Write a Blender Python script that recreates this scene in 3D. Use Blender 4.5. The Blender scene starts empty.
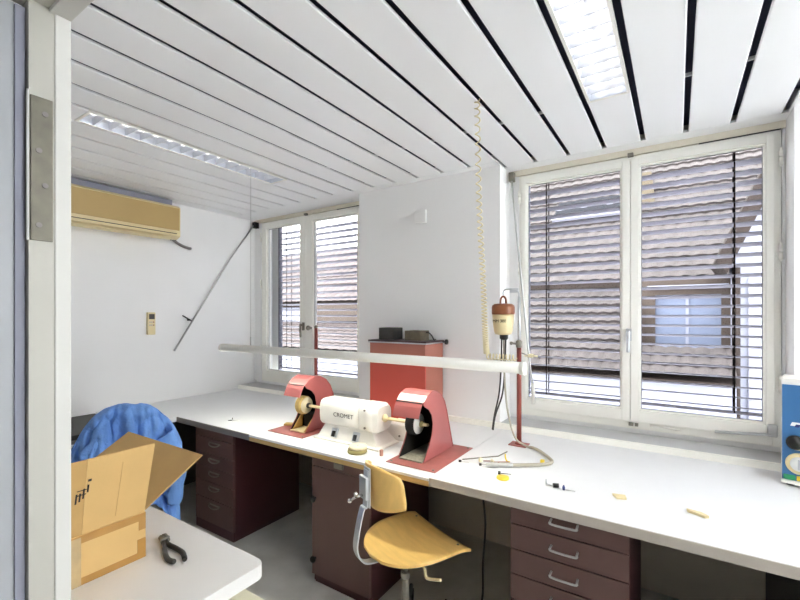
import bpy, bmesh, math, random
from mathutils import Vector, Matrix, noise
random.seed(4)
scene = bpy.context.scene
COL = scene.collection
PI = math.pi

# ------------------------------------------------------------------ materials
def lin(c):
    c = c / 255.0
    return c / 12.92 if c <= 0.04045 else ((c + 0.055) / 1.055) ** 2.4

def mat(name, rgb, rough=0.5, metal=0.0, var=0.0, vscale=8.0, bump=0.0, bscale=60.0, stretch=(1, 1, 1), coat=0.0, spec=0.5, bdist=0.01):
    m = bpy.data.materials.new(name)
    m.use_nodes = True
    nt = m.node_tree
    b = nt.nodes['Principled BSDF']
    c = tuple(lin(v) for v in rgb)
    b.inputs['Base Color'].default_value = (*c, 1)
    b.inputs['Roughness'].default_value = rough
    b.inputs['Metallic'].default_value = metal
    b.inputs['Specular IOR Level'].default_value = spec
    if coat:
        b.inputs['Coat Weight'].default_value = coat
    if var or bump:
        tc = nt.nodes.new('ShaderNodeTexCoord')
        mp = nt.nodes.new('ShaderNodeMapping')
        mp.inputs['Scale'].default_value = stretch
        nt.links.new(tc.outputs['Object'], mp.inputs['Vector'])
    if var:
        n = nt.nodes.new('ShaderNodeTexNoise')
        n.inputs['Scale'].default_value = vscale
        n.inputs['Detail'].default_value = 5
        nt.links.new(mp.outputs['Vector'], n.inputs['Vector'])
        r = nt.nodes.new('ShaderNodeValToRGB')
        r.color_ramp.elements[0].position = 0.3
        r.color_ramp.elements[1].position = 0.7
        r.color_ramp.elements[0].color = (*(v * (1 - var) for v in c), 1)
        r.color_ramp.elements[1].color = (*(min(1, v * (1 + var)) for v in c), 1)
        nt.links.new(n.outputs['Fac'], r.inputs['Fac'])
        nt.links.new(r.outputs['Color'], b.inputs['Base Color'])
    if bump:
        n2 = nt.nodes.new('ShaderNodeTexNoise')
        n2.inputs['Scale'].default_value = bscale
        n2.inputs['Detail'].default_value = 4
        nt.links.new(mp.outputs['Vector'], n2.inputs['Vector'])
        bp = nt.nodes.new('ShaderNodeBump')
        bp.inputs['Strength'].default_value = bump
        bp.inputs['Distance'].default_value = bdist
        nt.links.new(n2.outputs['Fac'], bp.inputs['Height'])
        nt.links.new(bp.outputs['Normal'], b.inputs['Normal'])
    return m

def emit(name, rgb, strength):
    m = bpy.data.materials.new(name)
    m.use_nodes = True
    b = m.node_tree.nodes['Principled BSDF']
    b.inputs['Base Color'].default_value = (*(lin(v) for v in rgb), 1)
    b.inputs['Emission Color'].default_value = (*(lin(v) for v in rgb), 1)
    b.inputs['Emission Strength'].default_value = strength
    return m

def glass_mat(name, tint=(0.97, 0.98, 1.0), refl=0.06):
    m = bpy.data.materials.new(name)
    m.use_nodes = True
    nt = m.node_tree
    nt.nodes.remove(nt.nodes['Principled BSDF'])
    t = nt.nodes.new('ShaderNodeBsdfTransparent')
    t.inputs['Color'].default_value = (*tint, 1)
    g = nt.nodes.new('ShaderNodeBsdfGlossy')
    g.inputs['Roughness'].default_value = 0.02
    fr = nt.nodes.new('ShaderNodeFresnel')
    fr.inputs['IOR'].default_value = 1.3
    mx = nt.nodes.new('ShaderNodeMixShader')
    ge = nt.nodes.new('ShaderNodeNewGeometry')
    sub = nt.nodes.new('ShaderNodeMath'); sub.operation = 'SUBTRACT'; sub.inputs[0].default_value = 1.0
    mul = nt.nodes.new('ShaderNodeMath'); mul.operation = 'MULTIPLY'
    nt.links.new(ge.outputs['Backfacing'], sub.inputs[1])
    nt.links.new(sub.outputs[0], mul.inputs[0])
    nt.links.new(fr.outputs['Fac'], mul.inputs[1])
    nt.links.new(mul.outputs[0], mx.inputs['Fac'])
    nt.links.new(t.outputs[0], mx.inputs[1])
    nt.links.new(g.outputs[0], mx.inputs[2])
    nt.links.new(mx.outputs[0], nt.nodes['Material Output'].inputs['Surface'])
    return m

M = {}
M['ceiling'] = mat('ceiling_panel', (243, 244, 245), 0.45, var=0.008, vscale=3)
M['ceiling_gap'] = mat('ceiling_gap', (66, 69, 92), 0.8)
M['rail'] = mat('rail_white', (215, 216, 220), 0.4)
M['wall'] = mat('wall_paint', (240, 240, 240), 0.85, var=0.012, vscale=2.5, bump=0.06, bscale=180)
M['lintel'] = mat('lintel_paint', (222, 216, 200), 0.7, var=0.02, vscale=5)
M['floor'] = mat('lino_floor', (200, 198, 191), 0.55, var=0.13, vscale=5, bump=0.03, bscale=40)
M['frame'] = mat('window_paint', (246, 245, 238), 0.4, var=0.01, vscale=6)
M['gasket'] = mat('gasket', (84, 84, 92), 0.6)
M['sill'] = mat('sill_grey', (196, 197, 198), 0.5, var=0.03, vscale=7)
M['greige'] = mat('greige_panel', (216, 206, 190), 0.8, var=0.04, vscale=4)
M['slat'] = mat('slat_grey', (132, 129, 138), 0.5, var=0.03, vscale=10)
M['steel'] = mat('steel', (190, 190, 188), 0.32, metal=0.9, var=0.06, vscale=30)
M['alu'] = mat('aluminium', (205, 208, 212), 0.38, metal=0.75, var=0.05, vscale=25)
M['chrome'] = mat('chrome', (215, 215, 215), 0.15, metal=1.0, var=0.02)
M['dull_steel'] = mat('dull_steel', (138, 134, 124), 0.55, metal=0.5, var=0.15, vscale=30, bump=0.05)
M['laminate'] = mat('laminate', (229, 230, 232), 0.38, var=0.012, vscale=12)
M['table_white'] = mat('table_laminate', (230, 229, 227), 0.42, var=0.01, vscale=9)
M['edge_grey'] = mat('edge_grey', (190, 182, 172), 0.55, var=0.03)
M['edge_dark'] = mat('edge_dark', (128, 124, 122), 0.55, var=0.03)
M['edge_wood'] = mat('edge_wood', (205, 172, 112), 0.5, var=0.12, vscale=14, stretch=(1, 8, 8))
M['maroon'] = mat('maroon_laminate', (98, 70, 66), 0.42, var=0.04, vscale=9)
M['maroon_dark'] = mat('maroon_carcass', (72, 36, 40), 0.45, var=0.04, vscale=9)
M['black'] = mat('black_plastic', (28, 27, 27), 0.45, var=0.05)
M['black_soft'] = mat('black_matte', (24, 22, 22), 0.9, var=0.2, vscale=40, bump=0.2)
M['dark_grey'] = mat('dark_grey_box', (66, 65, 62), 0.6, var=0.1, vscale=30)
M['white_enamel'] = mat('white_enamel', (236, 233, 226), 0.35, var=0.015, vscale=9)
M['pinkred'] = mat('hood_red', (156, 86, 84), 0.3, var=0.05, vscale=10, coat=0.3)
M['baseplate'] = mat('plate_red', (162, 96, 90), 0.5, var=0.12, vscale=18)
M['red'] = mat('cabinet_red', (190, 80, 68), 0.4, var=0.03, vscale=5)
M['red_side'] = mat('cabinet_brown', (172, 108, 92), 0.5, var=0.04)
M['cab_top'] = mat('cabinet_top', (70, 44, 50), 0.3, var=0.06)
M['postred'] = mat('post_red', (134, 62, 52), 0.42, var=0.06, vscale=12)
M['ply'] = mat('plywood', (238, 196, 116), 0.36, var=0.07, vscale=9, stretch=(1, 5, 1), coat=0.2)
M['ply_edge'] = mat('plywood_edge', (188, 146, 78), 0.5, var=0.15, vscale=40, stretch=(1, 1, 12))
M['jacket'] = mat('blue_cloth', (104, 148, 214), 0.85, var=0.10, vscale=9, bump=0.8, bscale=13, bdist=0.035)
M['card'] = mat('cardboard', (212, 176, 116), 0.8, var=0.035, vscale=10, bump=0.04, bscale=90)
M['card_dark'] = mat('cardboard_inner', (196, 160, 102), 0.85, var=0.04, vscale=10)
M['tape_brown'] = mat('brown_tape', (176, 132, 68), 0.3, var=0.05)
M['tape_clear'] = mat('clear_tape', (186, 162, 118), 0.12, var=0.1, vscale=30, spec=0.8)
M['ink'] = mat('ink', (40, 36, 32), 0.7)
M['cream'] = mat('cream_plastic', (228, 212, 166), 0.4, var=0.02, vscale=6)
M['ac_tan'] = mat('ac_tan', (188, 160, 104), 0.5, var=0.02, vscale=6)
M['ac_grey'] = mat('ac_grey', (150, 152, 168), 0.6, var=0.03)
M['brown'] = mat('brown_plastic', (142, 84, 50), 0.35, var=0.05)
M['cord'] = mat('cream_cord', (226, 214, 176), 0.5, var=0.05)
M['cable_black'] = mat('black_cable', (40, 38, 38), 0.5)
M['cable_grey'] = mat('grey_cable', (168, 162, 146), 0.5)
M['felt'] = mat('felt', (226, 214, 182), 0.95, var=0.06, vscale=60, bump=0.2)
M['felt_yellow'] = mat('felt_yellow', (206, 178, 112), 0.95, var=0.12, vscale=60, bump=0.3)
M['olive'] = mat('olive_disc', (150, 138, 88), 0.8, var=0.1, vscale=30)
M['yellow'] = mat('yellow_plastic', (232, 204, 60), 0.4, var=0.04)
M['wood'] = mat('pale_wood', (222, 206, 160), 0.6, var=0.06, vscale=25, stretch=(1, 8, 1))
M['copper'] = mat('copper', (178, 128, 112), 0.4, metal=0.5, var=0.05)
M['dust'] = mat('grey_dust', (150, 144, 128), 0.95, var=0.2, vscale=60)
M['blue_panel'] = mat('blue_panel', (62, 114, 166), 0.35, var=0.02)
M['green'] = mat('green_button', (40, 140, 90), 0.4)
M['orange'] = mat('orange_button', (226, 130, 50), 0.4)
M['navy'] = mat('navy_print', (32, 44, 110), 0.5)
M['white_paint'] = mat('white_print', (238, 238, 236), 0.5)
M['door_grey'] = mat('door_grey', (172, 175, 180), 0.5, var=0.02, vscale=3)
M['jamb'] = mat('jamb_cream', (192, 190, 181), 0.5, var=0.02, vscale=5)
M['jamb_light'] = mat('jamb_white', (216, 215, 210), 0.5, var=0.01, vscale=5)
M['patch_cream'] = mat('patch_cream', (236, 230, 206), 0.8, var=0.03, vscale=12)
M['tile'] = mat('roof_tile', (56, 50, 50), 0.85, var=0.3, vscale=4.5, bump=0.1)
M['tile_far'] = mat('roof_tile_grey', (70, 62, 62), 0.85, var=0.25, vscale=4.0, bump=0.1)
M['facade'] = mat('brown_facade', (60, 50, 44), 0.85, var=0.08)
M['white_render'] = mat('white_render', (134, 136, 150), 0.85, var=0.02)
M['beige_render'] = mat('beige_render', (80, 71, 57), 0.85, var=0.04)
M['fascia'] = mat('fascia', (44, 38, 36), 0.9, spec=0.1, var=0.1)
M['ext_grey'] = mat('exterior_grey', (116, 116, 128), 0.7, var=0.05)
M['ground'] = mat('ground', (244, 245, 248), 0.9, var=0.02)
M['tube'] = emit('fluorescent_tube', (255, 252, 244), 0.7)
M['tube_fill'] = emit('added_fill_tube', (255, 252, 244), 12.5)  # strong tubes for the two added lights out of view
M['tube_dim'] = emit('fluorescent_tube_dim', (255, 252, 244), 0.3)
M['diffuser'] = emit('lamp_diffuser', (250, 249, 234), 6.3)
M['lamp_white'] = mat('lamp_white', (240, 239, 232), 0.35, var=0.01)
M['reflector'] = mat('reflector', (198, 202, 212), 0.35, metal=0.7, var=0.02)
M['louvre'] = mat('louvre', (226, 228, 234), 0.28, metal=0.6, var=0.04, vscale=20)
M['glass'] = glass_mat('window_glass')
M['far_glass'] = mat('far_glass', (108, 116, 136), 0.3, var=0.08, vscale=2, spec=0.1)

# ------------------------------------------------------------------ mesh builder
class MB:
    def __init__(s):
        s.bm = bmesh.new()
    def add(s, verts, faces, smooth=False):
        vs = [s.bm.verts.new(v) for v in verts]
        for f in faces:
            try:
                fc = s.bm.faces.new([vs[i] for i in f])
                fc.smooth = smooth
            except ValueError:
                pass
        return vs
    def box(s, x0, x1, y0, y1, z0, z1, bevel=0.0, rot=None, seg=2):
        t = bmesh.new()
        bmesh.ops.create_cube(t, size=1)
        c = Vector(((x0 + x1) / 2, (y0 + y1) / 2, (z0 + z1) / 2))
        for v in t.verts:
            v.co = Vector((v.co.x * (x1 - x0), v.co.y * (y1 - y0), v.co.z * (z1 - z0)))
        if bevel:
            bmesh.ops.bevel(t, geom=list(t.edges), offset=bevel, segments=seg, profile=0.7, affect='EDGES')
        for v in t.verts:
            v.co = (rot @ v.co if rot else v.co) + c
        s.merge(t)
        return s
    def merge(s, t, smooth=None):
        mp = {}
        for v in t.verts:
            mp[v] = s.bm.verts.new(v.co)
        for f in t.faces:
            try:
                n = s.bm.faces.new([mp[v] for v in f.verts])
                n.smooth = f.smooth if smooth is None else smooth
            except ValueError:
                pass
        t.free()
    def prism(s, poly, axis, a0, a1, bevel=0.0, smooth=False):
        """poly in the two other axes (cyclic order), extruded along axis from a0 to a1"""
        def P(p, a):
            if axis == 'x': return (a, p[0], p[1])
            if axis == 'y': return (p[0], a, p[1])
            return (p[0], p[1], a)
        n = len(poly)
        t = bmesh.new()
        lo = [t.verts.new(P(p, a0)) for p in poly]
        hi = [t.verts.new(P(p, a1)) for p in poly]
        t.faces.new(lo[::-1]); t.faces.new(hi)
        for i in range(n):
            f = t.faces.new([lo[i], lo[(i + 1) % n], hi[(i + 1) % n], hi[i]])
            f.smooth = smooth
        bmesh.ops.recalc_face_normals(t, faces=t.faces)
        if bevel:
            bmesh.ops.bevel(t, geom=list(t.edges), offset=bevel, segments=2, profile=0.7, affect='EDGES')
        s.merge(t)
        return s
    def tube(s, pts, r, seg=10, caps=True):
        pts = [Vector(p) for p in pts]
        rs = r if isinstance(r, (list, tuple)) else [r] * len(pts)
        prev = None
        rings = []
        up = None
        for i, p in enumerate(pts):
            d = (pts[min(i + 1, len(pts) - 1)] - pts[max(i - 1, 0)]).normalized()
            if up is None:
                a = Vector((0, 0, 1)) if abs(d.z) < 0.9 else Vector((1, 0, 0))
                up = d.cross(a).normalized()
            else:
                up = (up - d * up.dot(d))
                up = up.normalized() if up.length > 1e-6 else d.orthogonal().normalized()
            w = d.cross(up)
            rings.append([s.bm.verts.new(p + (up * math.cos(2 * PI * k / seg) + w * math.sin(2 * PI * k / seg)) * rs[i]) for k in range(seg)])
        for a, b in zip(rings, rings[1:]):
            for k in range(seg):
                f = s.bm.faces.new([a[k], a[(k + 1) % seg], b[(k + 1) % seg], b[k]])
                f.smooth = True
        if caps:
            s.bm.faces.new(rings[0][::-1]); s.bm.faces.new(rings[-1])
        return s
    def cyl(s, p0, p1, r, seg=24):
        return s.tube([p0, p1], r, seg)
    def lathe(s, prof, origin, axis=(0, 0, 1), seg=32):
        """prof = [(radius, along)], closed with caps where the radius is > 0 at the ends"""
        o = Vector(origin); d = Vector(axis).normalized()
        u = d.orthogonal().normalized(); w = d.cross(u)
        rings = []
        for r, h in prof:
            if r < 1e-6:
                rings.append([s.bm.verts.new(o + d * h)])
            else:
                rings.append([s.bm.verts.new(o + d * h + (u * math.cos(2 * PI * k / seg) + w * math.sin(2 * PI * k / seg)) * r) for k in range(seg)])
        for a, b in zip(rings, rings[1:]):
            for k in range(seg):
                k2 = (k + 1) % seg
                if len(a) == 1 and len(b) == 1: continue
                if len(a) == 1: vs = [a[0], b[k2], b[k]]
                elif len(b) == 1: vs = [a[k], a[k2], b[0]]
                else: vs = [a[k], a[k2], b[k2], b[k]]
                f = s.bm.faces.new(vs); f.smooth = True
        if len(rings[0]) > 1: s.bm.faces.new(rings[0][::-1])
        if len(rings[-1]) > 1: s.bm.faces.new(rings[-1])
        return s
    def sphere(s, c, r, seg=16, scale=(1, 1, 1)):
        t = bmesh.new()
        bmesh.ops.create_uvsphere(t, u_segments=seg, v_segments=max(6, seg // 2), radius=r)
        for v in t.verts:
            v.co = Vector((v.co.x * scale[0], v.co.y * scale[1], v.co.z * scale[2])) + Vector(c)
        s.merge(t, True)
        return s
    def grid(s, fn, nu, nv, smooth=True):
        vs = [[s.bm.verts.new(fn(i / nu, j / nv)) for j in range(nv + 1)] for i in range(nu + 1)]
        for i in range(nu):
            for j in range(nv):
                f = s.bm.faces.new([vs[i][j], vs[i + 1][j], vs[i + 1][j + 1], vs[i][j + 1]])
                f.smooth = smooth
        return s
    def sheet(s, pts, th):
        """flat polygon given by 3-D points thickened by th along its normal"""
        p = [Vector(q) for q in pts]
        n = (p[1] - p[0]).cross(p[2] - p[0]).normalized() * th
        t = bmesh.new()
        a = [t.verts.new(q) for q in p]; b = [t.verts.new(q + n) for q in p]
        t.faces.new(a[::-1]); t.faces.new(b)
        for i in range(len(p)):
            t.faces.new([a[i], a[(i + 1) % len(p)], b[(i + 1) % len(p)], b[i]])
        s.merge(t)
        return s
    def build(s, name, material, parent=None, origin=None, keep=False, recalc=True):
        """vertices are in world space; the object's origin goes to the parent's place or to origin"""
        if recalc:
            bmesh.ops.recalc_face_normals(s.bm, faces=s.bm.faces)
        off = Vector((0, 0, 0))
        if origin is not None: off = Vector(origin)
        elif parent is not None and not keep: off = wloc(parent)
        elif parent is None and len(s.bm.verts):
            lo = [min(v.co[i] for v in s.bm.verts) for i in range(3)]
            hi = [max(v.co[i] for v in s.bm.verts) for i in range(3)]
            off = Vector(((lo[0] + hi[0]) / 2, (lo[1] + hi[1]) / 2, lo[2]))
        if not keep:
            for v in s.bm.verts: v.co -= off
        me = bpy.data.meshes.new(name)
        s.bm.to_mesh(me); s.bm.free()
        o = bpy.data.objects.new(name, me)
        me.materials.append(material)
        COL.objects.link(o)
        if parent is not None:
            o.parent = parent
        elif not keep:
            o.location = off
        return o

def wloc(o):
    v = Vector(o.location)
    while o.parent:
        o = o.parent; v = v + Vector(o.location)
    return v

def tag(o, label=None, cat=None, group=None, kind=None):
    if label: o['label'] = label
    if cat: o['category'] = cat
    if group: o['group'] = group
    if kind: o['kind'] = kind
    return o

def thing(name, loc, label, cat, group=None, rotz=0.0, kind=None):
    o = bpy.data.objects.new(name, None)
    o.empty_display_size = 0.05
    COL.objects.link(o)
    o.location = loc; o.rotation_euler = (0, 0, rotz)
    return tag(o, label, cat, group, kind)

def struct(name, mb, m, label, cat, parent=None):
    o = mb.build(name, m, parent)
    if parent is None: tag(o, label, cat, None, 'structure')
    return o

def copy_tree(o, parent=None):
    c = o.copy(); COL.objects.link(c)
    if parent is not None: c.parent = parent
    for ch in list(o.children): copy_tree(ch, c)
    return c

def smoothpath(pts, n=8):
    P = [Vector(p) for p in pts]
    out = []
    for i in range(len(P) - 1):
        p0 = P[max(i - 1, 0)]; p1 = P[i]; p2 = P[i + 1]; p3 = P[min(i + 2, len(P) - 1)]
        for k in range(n):
            t = k / n
            out.append(0.5 * ((2 * p1) + (p2 - p0) * t + (2 * p0 - 5 * p1 + 4 * p2 - p3) * t * t + (3 * p1 - p0 - 3 * p2 + p3) * t ** 3))
    out.append(P[-1])
    return out

def text_mesh(name, body, size, m, parent, loc, rot, depth=0.0006, align='CENTER', sx=1.0):
    cu = bpy.data.curves.new(name, 'FONT')
    cu.body = body; cu.size = size; cu.extrude = depth; cu.align_x = align; cu.align_y = 'CENTER'
    tmp = bpy.data.objects.new(name + '_tmp', cu)
    COL.objects.link(tmp)
    dg = bpy.context.evaluated_depsgraph_get()
    me = bpy.data.meshes.new_from_object(tmp.evaluated_get(dg))
    bpy.data.objects.remove(tmp)
    bpy.data.curves.remove(cu)
    R = rot.to_4x4() if rot else Matrix.Identity(4)
    off = Vector(loc) - wloc(parent)
    me.transform(Matrix.Translation(off) @ R @ Matrix.Diagonal((sx, 1, 1, 1)))
    me.name = name
    me.materials.clear(); me.materials.append(m)
    o = bpy.data.objects.new(name, me); COL.objects.link(o); o.parent = parent
    return o

# ------------------------------------------------------------------ dimensions (metres; camera stands in the doorway at x=y=0)
CZ = 2.465            # ceiling
BZ = 0.74             # bench top
XL = -3.70            # left wall
XR = 4.1             # right wall
YW = 2.85             # window plane
YP = 2.67             # pillar face
YS = 0.29             # room side of the door wall

# ------------------------------------------------------------------ room shell
m = MB(); m.box(XL - 0.1, XR + 0.1, -1.4, 3.1, -0.06, 0.0)
struct('floor', m, M['floor'], 'grey mottled lino floor of the workshop', 'floor')

m = MB(); m.box(XL - 0.12, XL, 0.19, 3.06, 0.0, 2.6)
struct('wall_left', m, M['wall'], 'white painted left wall carrying the air conditioner', 'wall')
m = MB()
m.box(XR, XR + 0.12, 0.19, 0.35, 0.0, 2.6); m.box(XR, XR + 0.12, 2.62, 3.06, 0.0, 2.6)
m.box(XR, XR + 0.12, 0.35, 2.62, 0.0, 0.74); m.box(XR, XR + 0.12, 0.35, 2.62, 2.45, 2.6)  # opening left for the added window
struct('wall_right', m, M['wall'], 'white painted right wall outside the view', 'wall')

m = MB()
m.box(-2.15, -0.97, YP, 3.06, 0, 2.6)
m.box(0.46, XR, YP, 3.06, 0, 2.6)
m.box(XL, -2.15, 2.88, 3.06, 0, 0.80)
m.box(-0.97, 0.46, 2.88, 3.06, 0, 0.80)
m.box(XL, -3.585, 2.853, 3.06, 0.80, 2.6)
m.box(-2.225, -2.15, 2.86, 3.06, 0.80, 2.6)
m.box(-0.97, -0.905, 2.86, 3.06, 0.80, 2.6)
m.box(0.447, 0.46, 2.86, 3.06, 0.80, 2.6)
struct('wall_back', m, M['wall'], 'white window wall with a wide pillar between its two windows', 'wall')
m = MB()
m.box(XL, -2.15, 2.845, 3.06, 2.428, 2.6)
m.box(-0.97, 0.46, 2.845, 3.06, 2.428, 2.6)
struct('trim_1', m, M['lintel'], 'cream lintel strip between windows and ceiling', 'trim')

DX0, DX1, DZ = -0.862, 1.10, 1.984
m = MB()
m.box(XL, DX0 - 0.03, 0.19, YS, 0, 2.6)
m.box(DX1 + 0.03, XR, 0.19, YS, 0, 2.6)
m.box(DX0 - 0.03, DX1 + 0.03, 0.19, YS, DZ + 0.03, 2.6)
struct('wall_front', m, M['wall'], 'white wall with the doorway the view looks through', 'wall')

m = MB(); m.box(-1.75, 1.6, -1.4, 0.189, 2.50, 2.56)  # unseen ceiling added to keep sky light off the door and jamb
struct('ceiling_corridor', m, M['ceiling'], 'unseen white corridor ceiling added to block light behind the viewpoint', 'ceiling')
m = MB(); m.box(-1.75, -1.69, -1.34, 0.189, 0.0, 2.50); m.box(-1.75, 1.6, -1.4, -1.34, 0.0, 2.50); m.box(1.54, 1.6, -1.34, 0.189, 0.0, 2.50)  # unseen walls added to close off light from behind the camera
struct('wall_corridor', m, M['wall'], 'unseen white corridor walls added to block light around the open door', 'wall')

# door frame and open leaf
door = thing('door_1', (DX0, 0.24, 0), 'open grey door hung in the cream frame at the left edge', 'door', kind='structure')
m = MB(); m.box(DX0 - 0.03, DX0, 0.236, 0.27, 0, DZ + 0.0)
m.box(DX1, DX1 + 0.03, 0.19, YS, 0, DZ)
m.box(DX0 - 0.03, DX1 + 0.03, 0.19, 0.262, DZ, DZ + 0.03)
m.build('jamb', M['jamb'], door)
m = MB(); m.box(DX0 - 0.03, DX0 + 0.002, 0.2695, YS + 0.002, 0, DZ - 0.003, 0.002)
m.box(DX0 - 0.03, DX1 + 0.03, 0.262, YS + 0.002, DZ - 0.006, DZ + 0.03, 0.002)
m.build('door_stop', M['jamb_light'], door)
m = MB(); m.box(-0.918, -0.876, -0.60, 0.2216, 0.008, DZ - 0.01)
leaf = m.build('door_leaf', M['door_grey'], door)
m = MB(); m.box(-0.905, -0.872, 0.2218, 0.2345, 0.008, DZ - 0.012, 0.001)
tag(m.build('rebate', M['ac_grey'], leaf), None)
m = MB(); m.box(DX0 - 0.001, DX0 + 0.003, 0.2375, 0.2665, 1.60, 1.832, 0.0012)
hg = m.build('hinge_plate', mat('hinge_steel', (112, 108, 96), 0.5, metal=0.4, var=0.15, vscale=40), door)
m = MB()
for z in (1.625, 1.69, 1.745, 1.806):
    m.cyl((DX0 + 0.002, 0.252 + (0.004 if z in (1.69, 1.806) else -0.004), z), (DX0 + 0.0045, 0.252 + (0.004 if z in (1.69, 1.806) else -0.004), z), 0.0042, 14)
m.build('screw', M['edge_dark'], hg)
m = MB(); m.tube([(DX0 - 0.002, 0.2355, 1.60), (DX0 - 0.002, 0.2355, 1.84)], 0.0022, 10)
m.build('hinge_pin', M['white_paint'], door)

# ceiling: long panels with dark open joints between them
gaps = [0.24 + 0.2 * 8 - 0.2 * k for k in range(0, 30)]
gaps = [g for g in gaps if XL + 0.05 < g < XR - 0.02]
edges = [XR + 0.05] + gaps + [XL - 0.05]
FIX_Y0, FIX_Y1 = 0.875, 2.118
m = MB()
for a, b in zip(edges, edges[1:]):
    x1, x0 = a - 0.0122, b + 0.0122
    mid = (x0 + x1) / 2
    y0 = 0.195
    ye = 2.90
    prof = [(x0, CZ + 0.011), (x0, CZ + 0.003), (x0 + 0.004, CZ), (x1 - 0.004, CZ), (x1, CZ + 0.003), (x1, CZ + 0.011)]
    lit = any(abs(mid - q_) < 0.05 for q_ in (-0.26, -2.46, 0.74, 1.94))
    segs = [(y0, FIX_Y0), (FIX_Y1, ye)] if lit else [(y0, ye)]
    for s0, s1 in segs:
        m.prism(prof, 'y', s0, s1)
struct('ceiling', m, M['ceiling'], 'white ceiling of long metal panels with dark joints', 'ceiling')
ceil_o = bpy.data.objects['ceiling']
m = MB(); m.box(XL, XR, 0.19, 3.06, CZ + 0.075, CZ + 0.09)
tag(m.build('ceiling_void', M['ceiling_gap'], ceil_o))
m = MB()
for y in (0.36, 2.13):
    m.box(XL, -2.58, y - 0.005, y + 0.005, CZ + 0.0115, CZ + 0.024)
    m.box(-2.34, -0.38, y - 0.005, y + 0.005, CZ + 0.0115, CZ + 0.024)
    for xa, xb in ((-0.14, 0.62), (0.86, 1.82), (2.06, XR)):
        m.box(xa, xb, y - 0.005, y + 0.005, CZ + 0.0115, CZ + 0.024)
tag(m.build('carrier_rail', M['rail'], ceil_o))
# plain margins where the panels end at the walls
m = MB()
m.box(XL, -0.97, 2.60, YP, CZ - 0.0012, CZ + 0.012)
m.box(XL, -2.15, YP, 2.86, CZ - 0.0012, CZ + 0.012)
m.box(-0.97, XR, 2.745, 2.86, CZ - 0.0012, CZ + 0.012)
m.box(0.46, XR, 2.60, YP, CZ - 0.0012, CZ + 0.012)
tag(m.build('ceiling_margin', M['ceiling'], ceil_o))

# ------------------------------------------------------------------ sill ledge and panelling under the bench
m = MB(); m.box(XL + 0.002, XR - 0.002, 2.651, 2.669, 0.70, 0.776, 0.003)
struct('trim_2', m, M['frame'], 'white upstand along the back of the bench', 'trim')
m = MB(); m.box(XL + 0.002, -2.152, 2.67, 2.88, 0.752, 0.774); m.box(-0.968, 0.458, 2.67, 2.88, 0.752, 0.774)
struct('trim_3', m, M['sill'], 'grey window sill boards behind the bench', 'trim')
m = MB(); m.box(XL + 0.002, XR - 0.002, 2.632, 2.649, 0.0, 0.70)
struct('trim_4', m, M['greige'], 'greige wall panelling under the bench', 'trim')

# ------------------------------------------------------------------ windows
def window(name, x0, x1, z0, z1, gl, label, hinge_sides):
    w = thing(name, ((x0 + x1) / 2, YW, z0), label, 'window', kind='structure')
    fy0, fy1 = YW + 0.002, YW + 0.085
    m = MB()
    t = 0.035
    m.box(x0, x0 + t, fy0, fy1, z0, z1, 0.003)
    m.box(x1 - t, x1, fy0, fy1, z0, z1, 0.003)
    m.box(x0 + t, x1 - t, fy0, fy1, z0, z0 + 0.052, 0.003)
    m.box(x0 + t, x1 - t, fy0, fy1, z1 - 0.03, z1, 0.003)
    m.build('window_frame', M['frame'], w)
    mid = (gl[1] + gl[2]) / 2
    bounds = [(x0 + t - 0.008, mid - 0.001, gl[0], gl[1]), (mid + 0.001, x1 - t + 0.008, gl[2], gl[3])]
    gz0, gz1 = 0.918, 2.362
    for i, (a, b, g0, g1) in enumerate(bounds):
        sy0, sy1 = YW - 0.016, YW + 0.05
        sz0, sz1 = z0 + 0.045, z1 - 0.022
        m = MB()
        m.box(a, g0, sy0, sy1, sz0, sz1, 0.004)
        m.box(g1, b, sy0, sy1, sz0, sz1, 0.004)
        m.box(g0, g1, sy0, sy1, sz0, gz0, 0.004)
        m.box(g0, g1, sy0, sy1, gz1, sz1, 0.004)
        sash = m.build('sash', M['frame'], w)
        m = MB()
        q = 0.011
        for (xa, xb, za, zb) in ((g0, g0 + q, gz0, gz1), (g1 - q, g1, gz0, gz1), (g0 + q, g1 - q, gz0, gz0 + q), (g0 + q, g1 - q, gz1 - q, gz1)):
            m.box(xa, xb, sy0 + 0.010, sy0 + 0.024, za, zb, 0.003)
        m.build('glazing_bead', M['frame'], sash)
        m = MB()
        q = 0.003
        for (xa, xb, za, zb) in ((g0 + .011, g0 + .011 + q, gz0 + .011, gz1 - .011), (g1 - .011 - q, g1 - .011, gz0 + .011, gz1 - .011), (g0 + .011, g1 - .011, gz0 + .011, gz0 + .011 + q), (g0 + .011, g1 - .011, gz1 - .011 - q, gz1 - .011)):
            m.box(xa, xb, sy0 + 0.022, sy0 + 0.027, za, zb)
        m.build('gasket', M['gasket'], sash)
        m = MB(); m.box(g0 + 0.004, g1 - 0.004, YW + 0.013, YW + 0.017, gz0 + 0.004, gz1 - 0.004)
        m.build('pane', M['glass'], sash)
        hx = x0 + 0.004 if i == 0 else x1 - 0.004
        for hz in (1.13, 1.80, 2.28):
            m = MB()
            m.cyl((hx, YW - 0.012, hz - 0.042), (hx, YW - 0.012, hz - 0.002), 0.0085, 14)
            m.cyl((hx, YW - 0.012, hz + 0.002), (hx, YW - 0.012, hz + 0.042), 0.0085, 14)
            m.cyl((hx, YW - 0.012, hz - 0.05), (hx, YW - 0.012, hz + 0.05), 0.004, 10)
            m.build('hinge', M['frame'], sash)
    return w, mid

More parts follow.
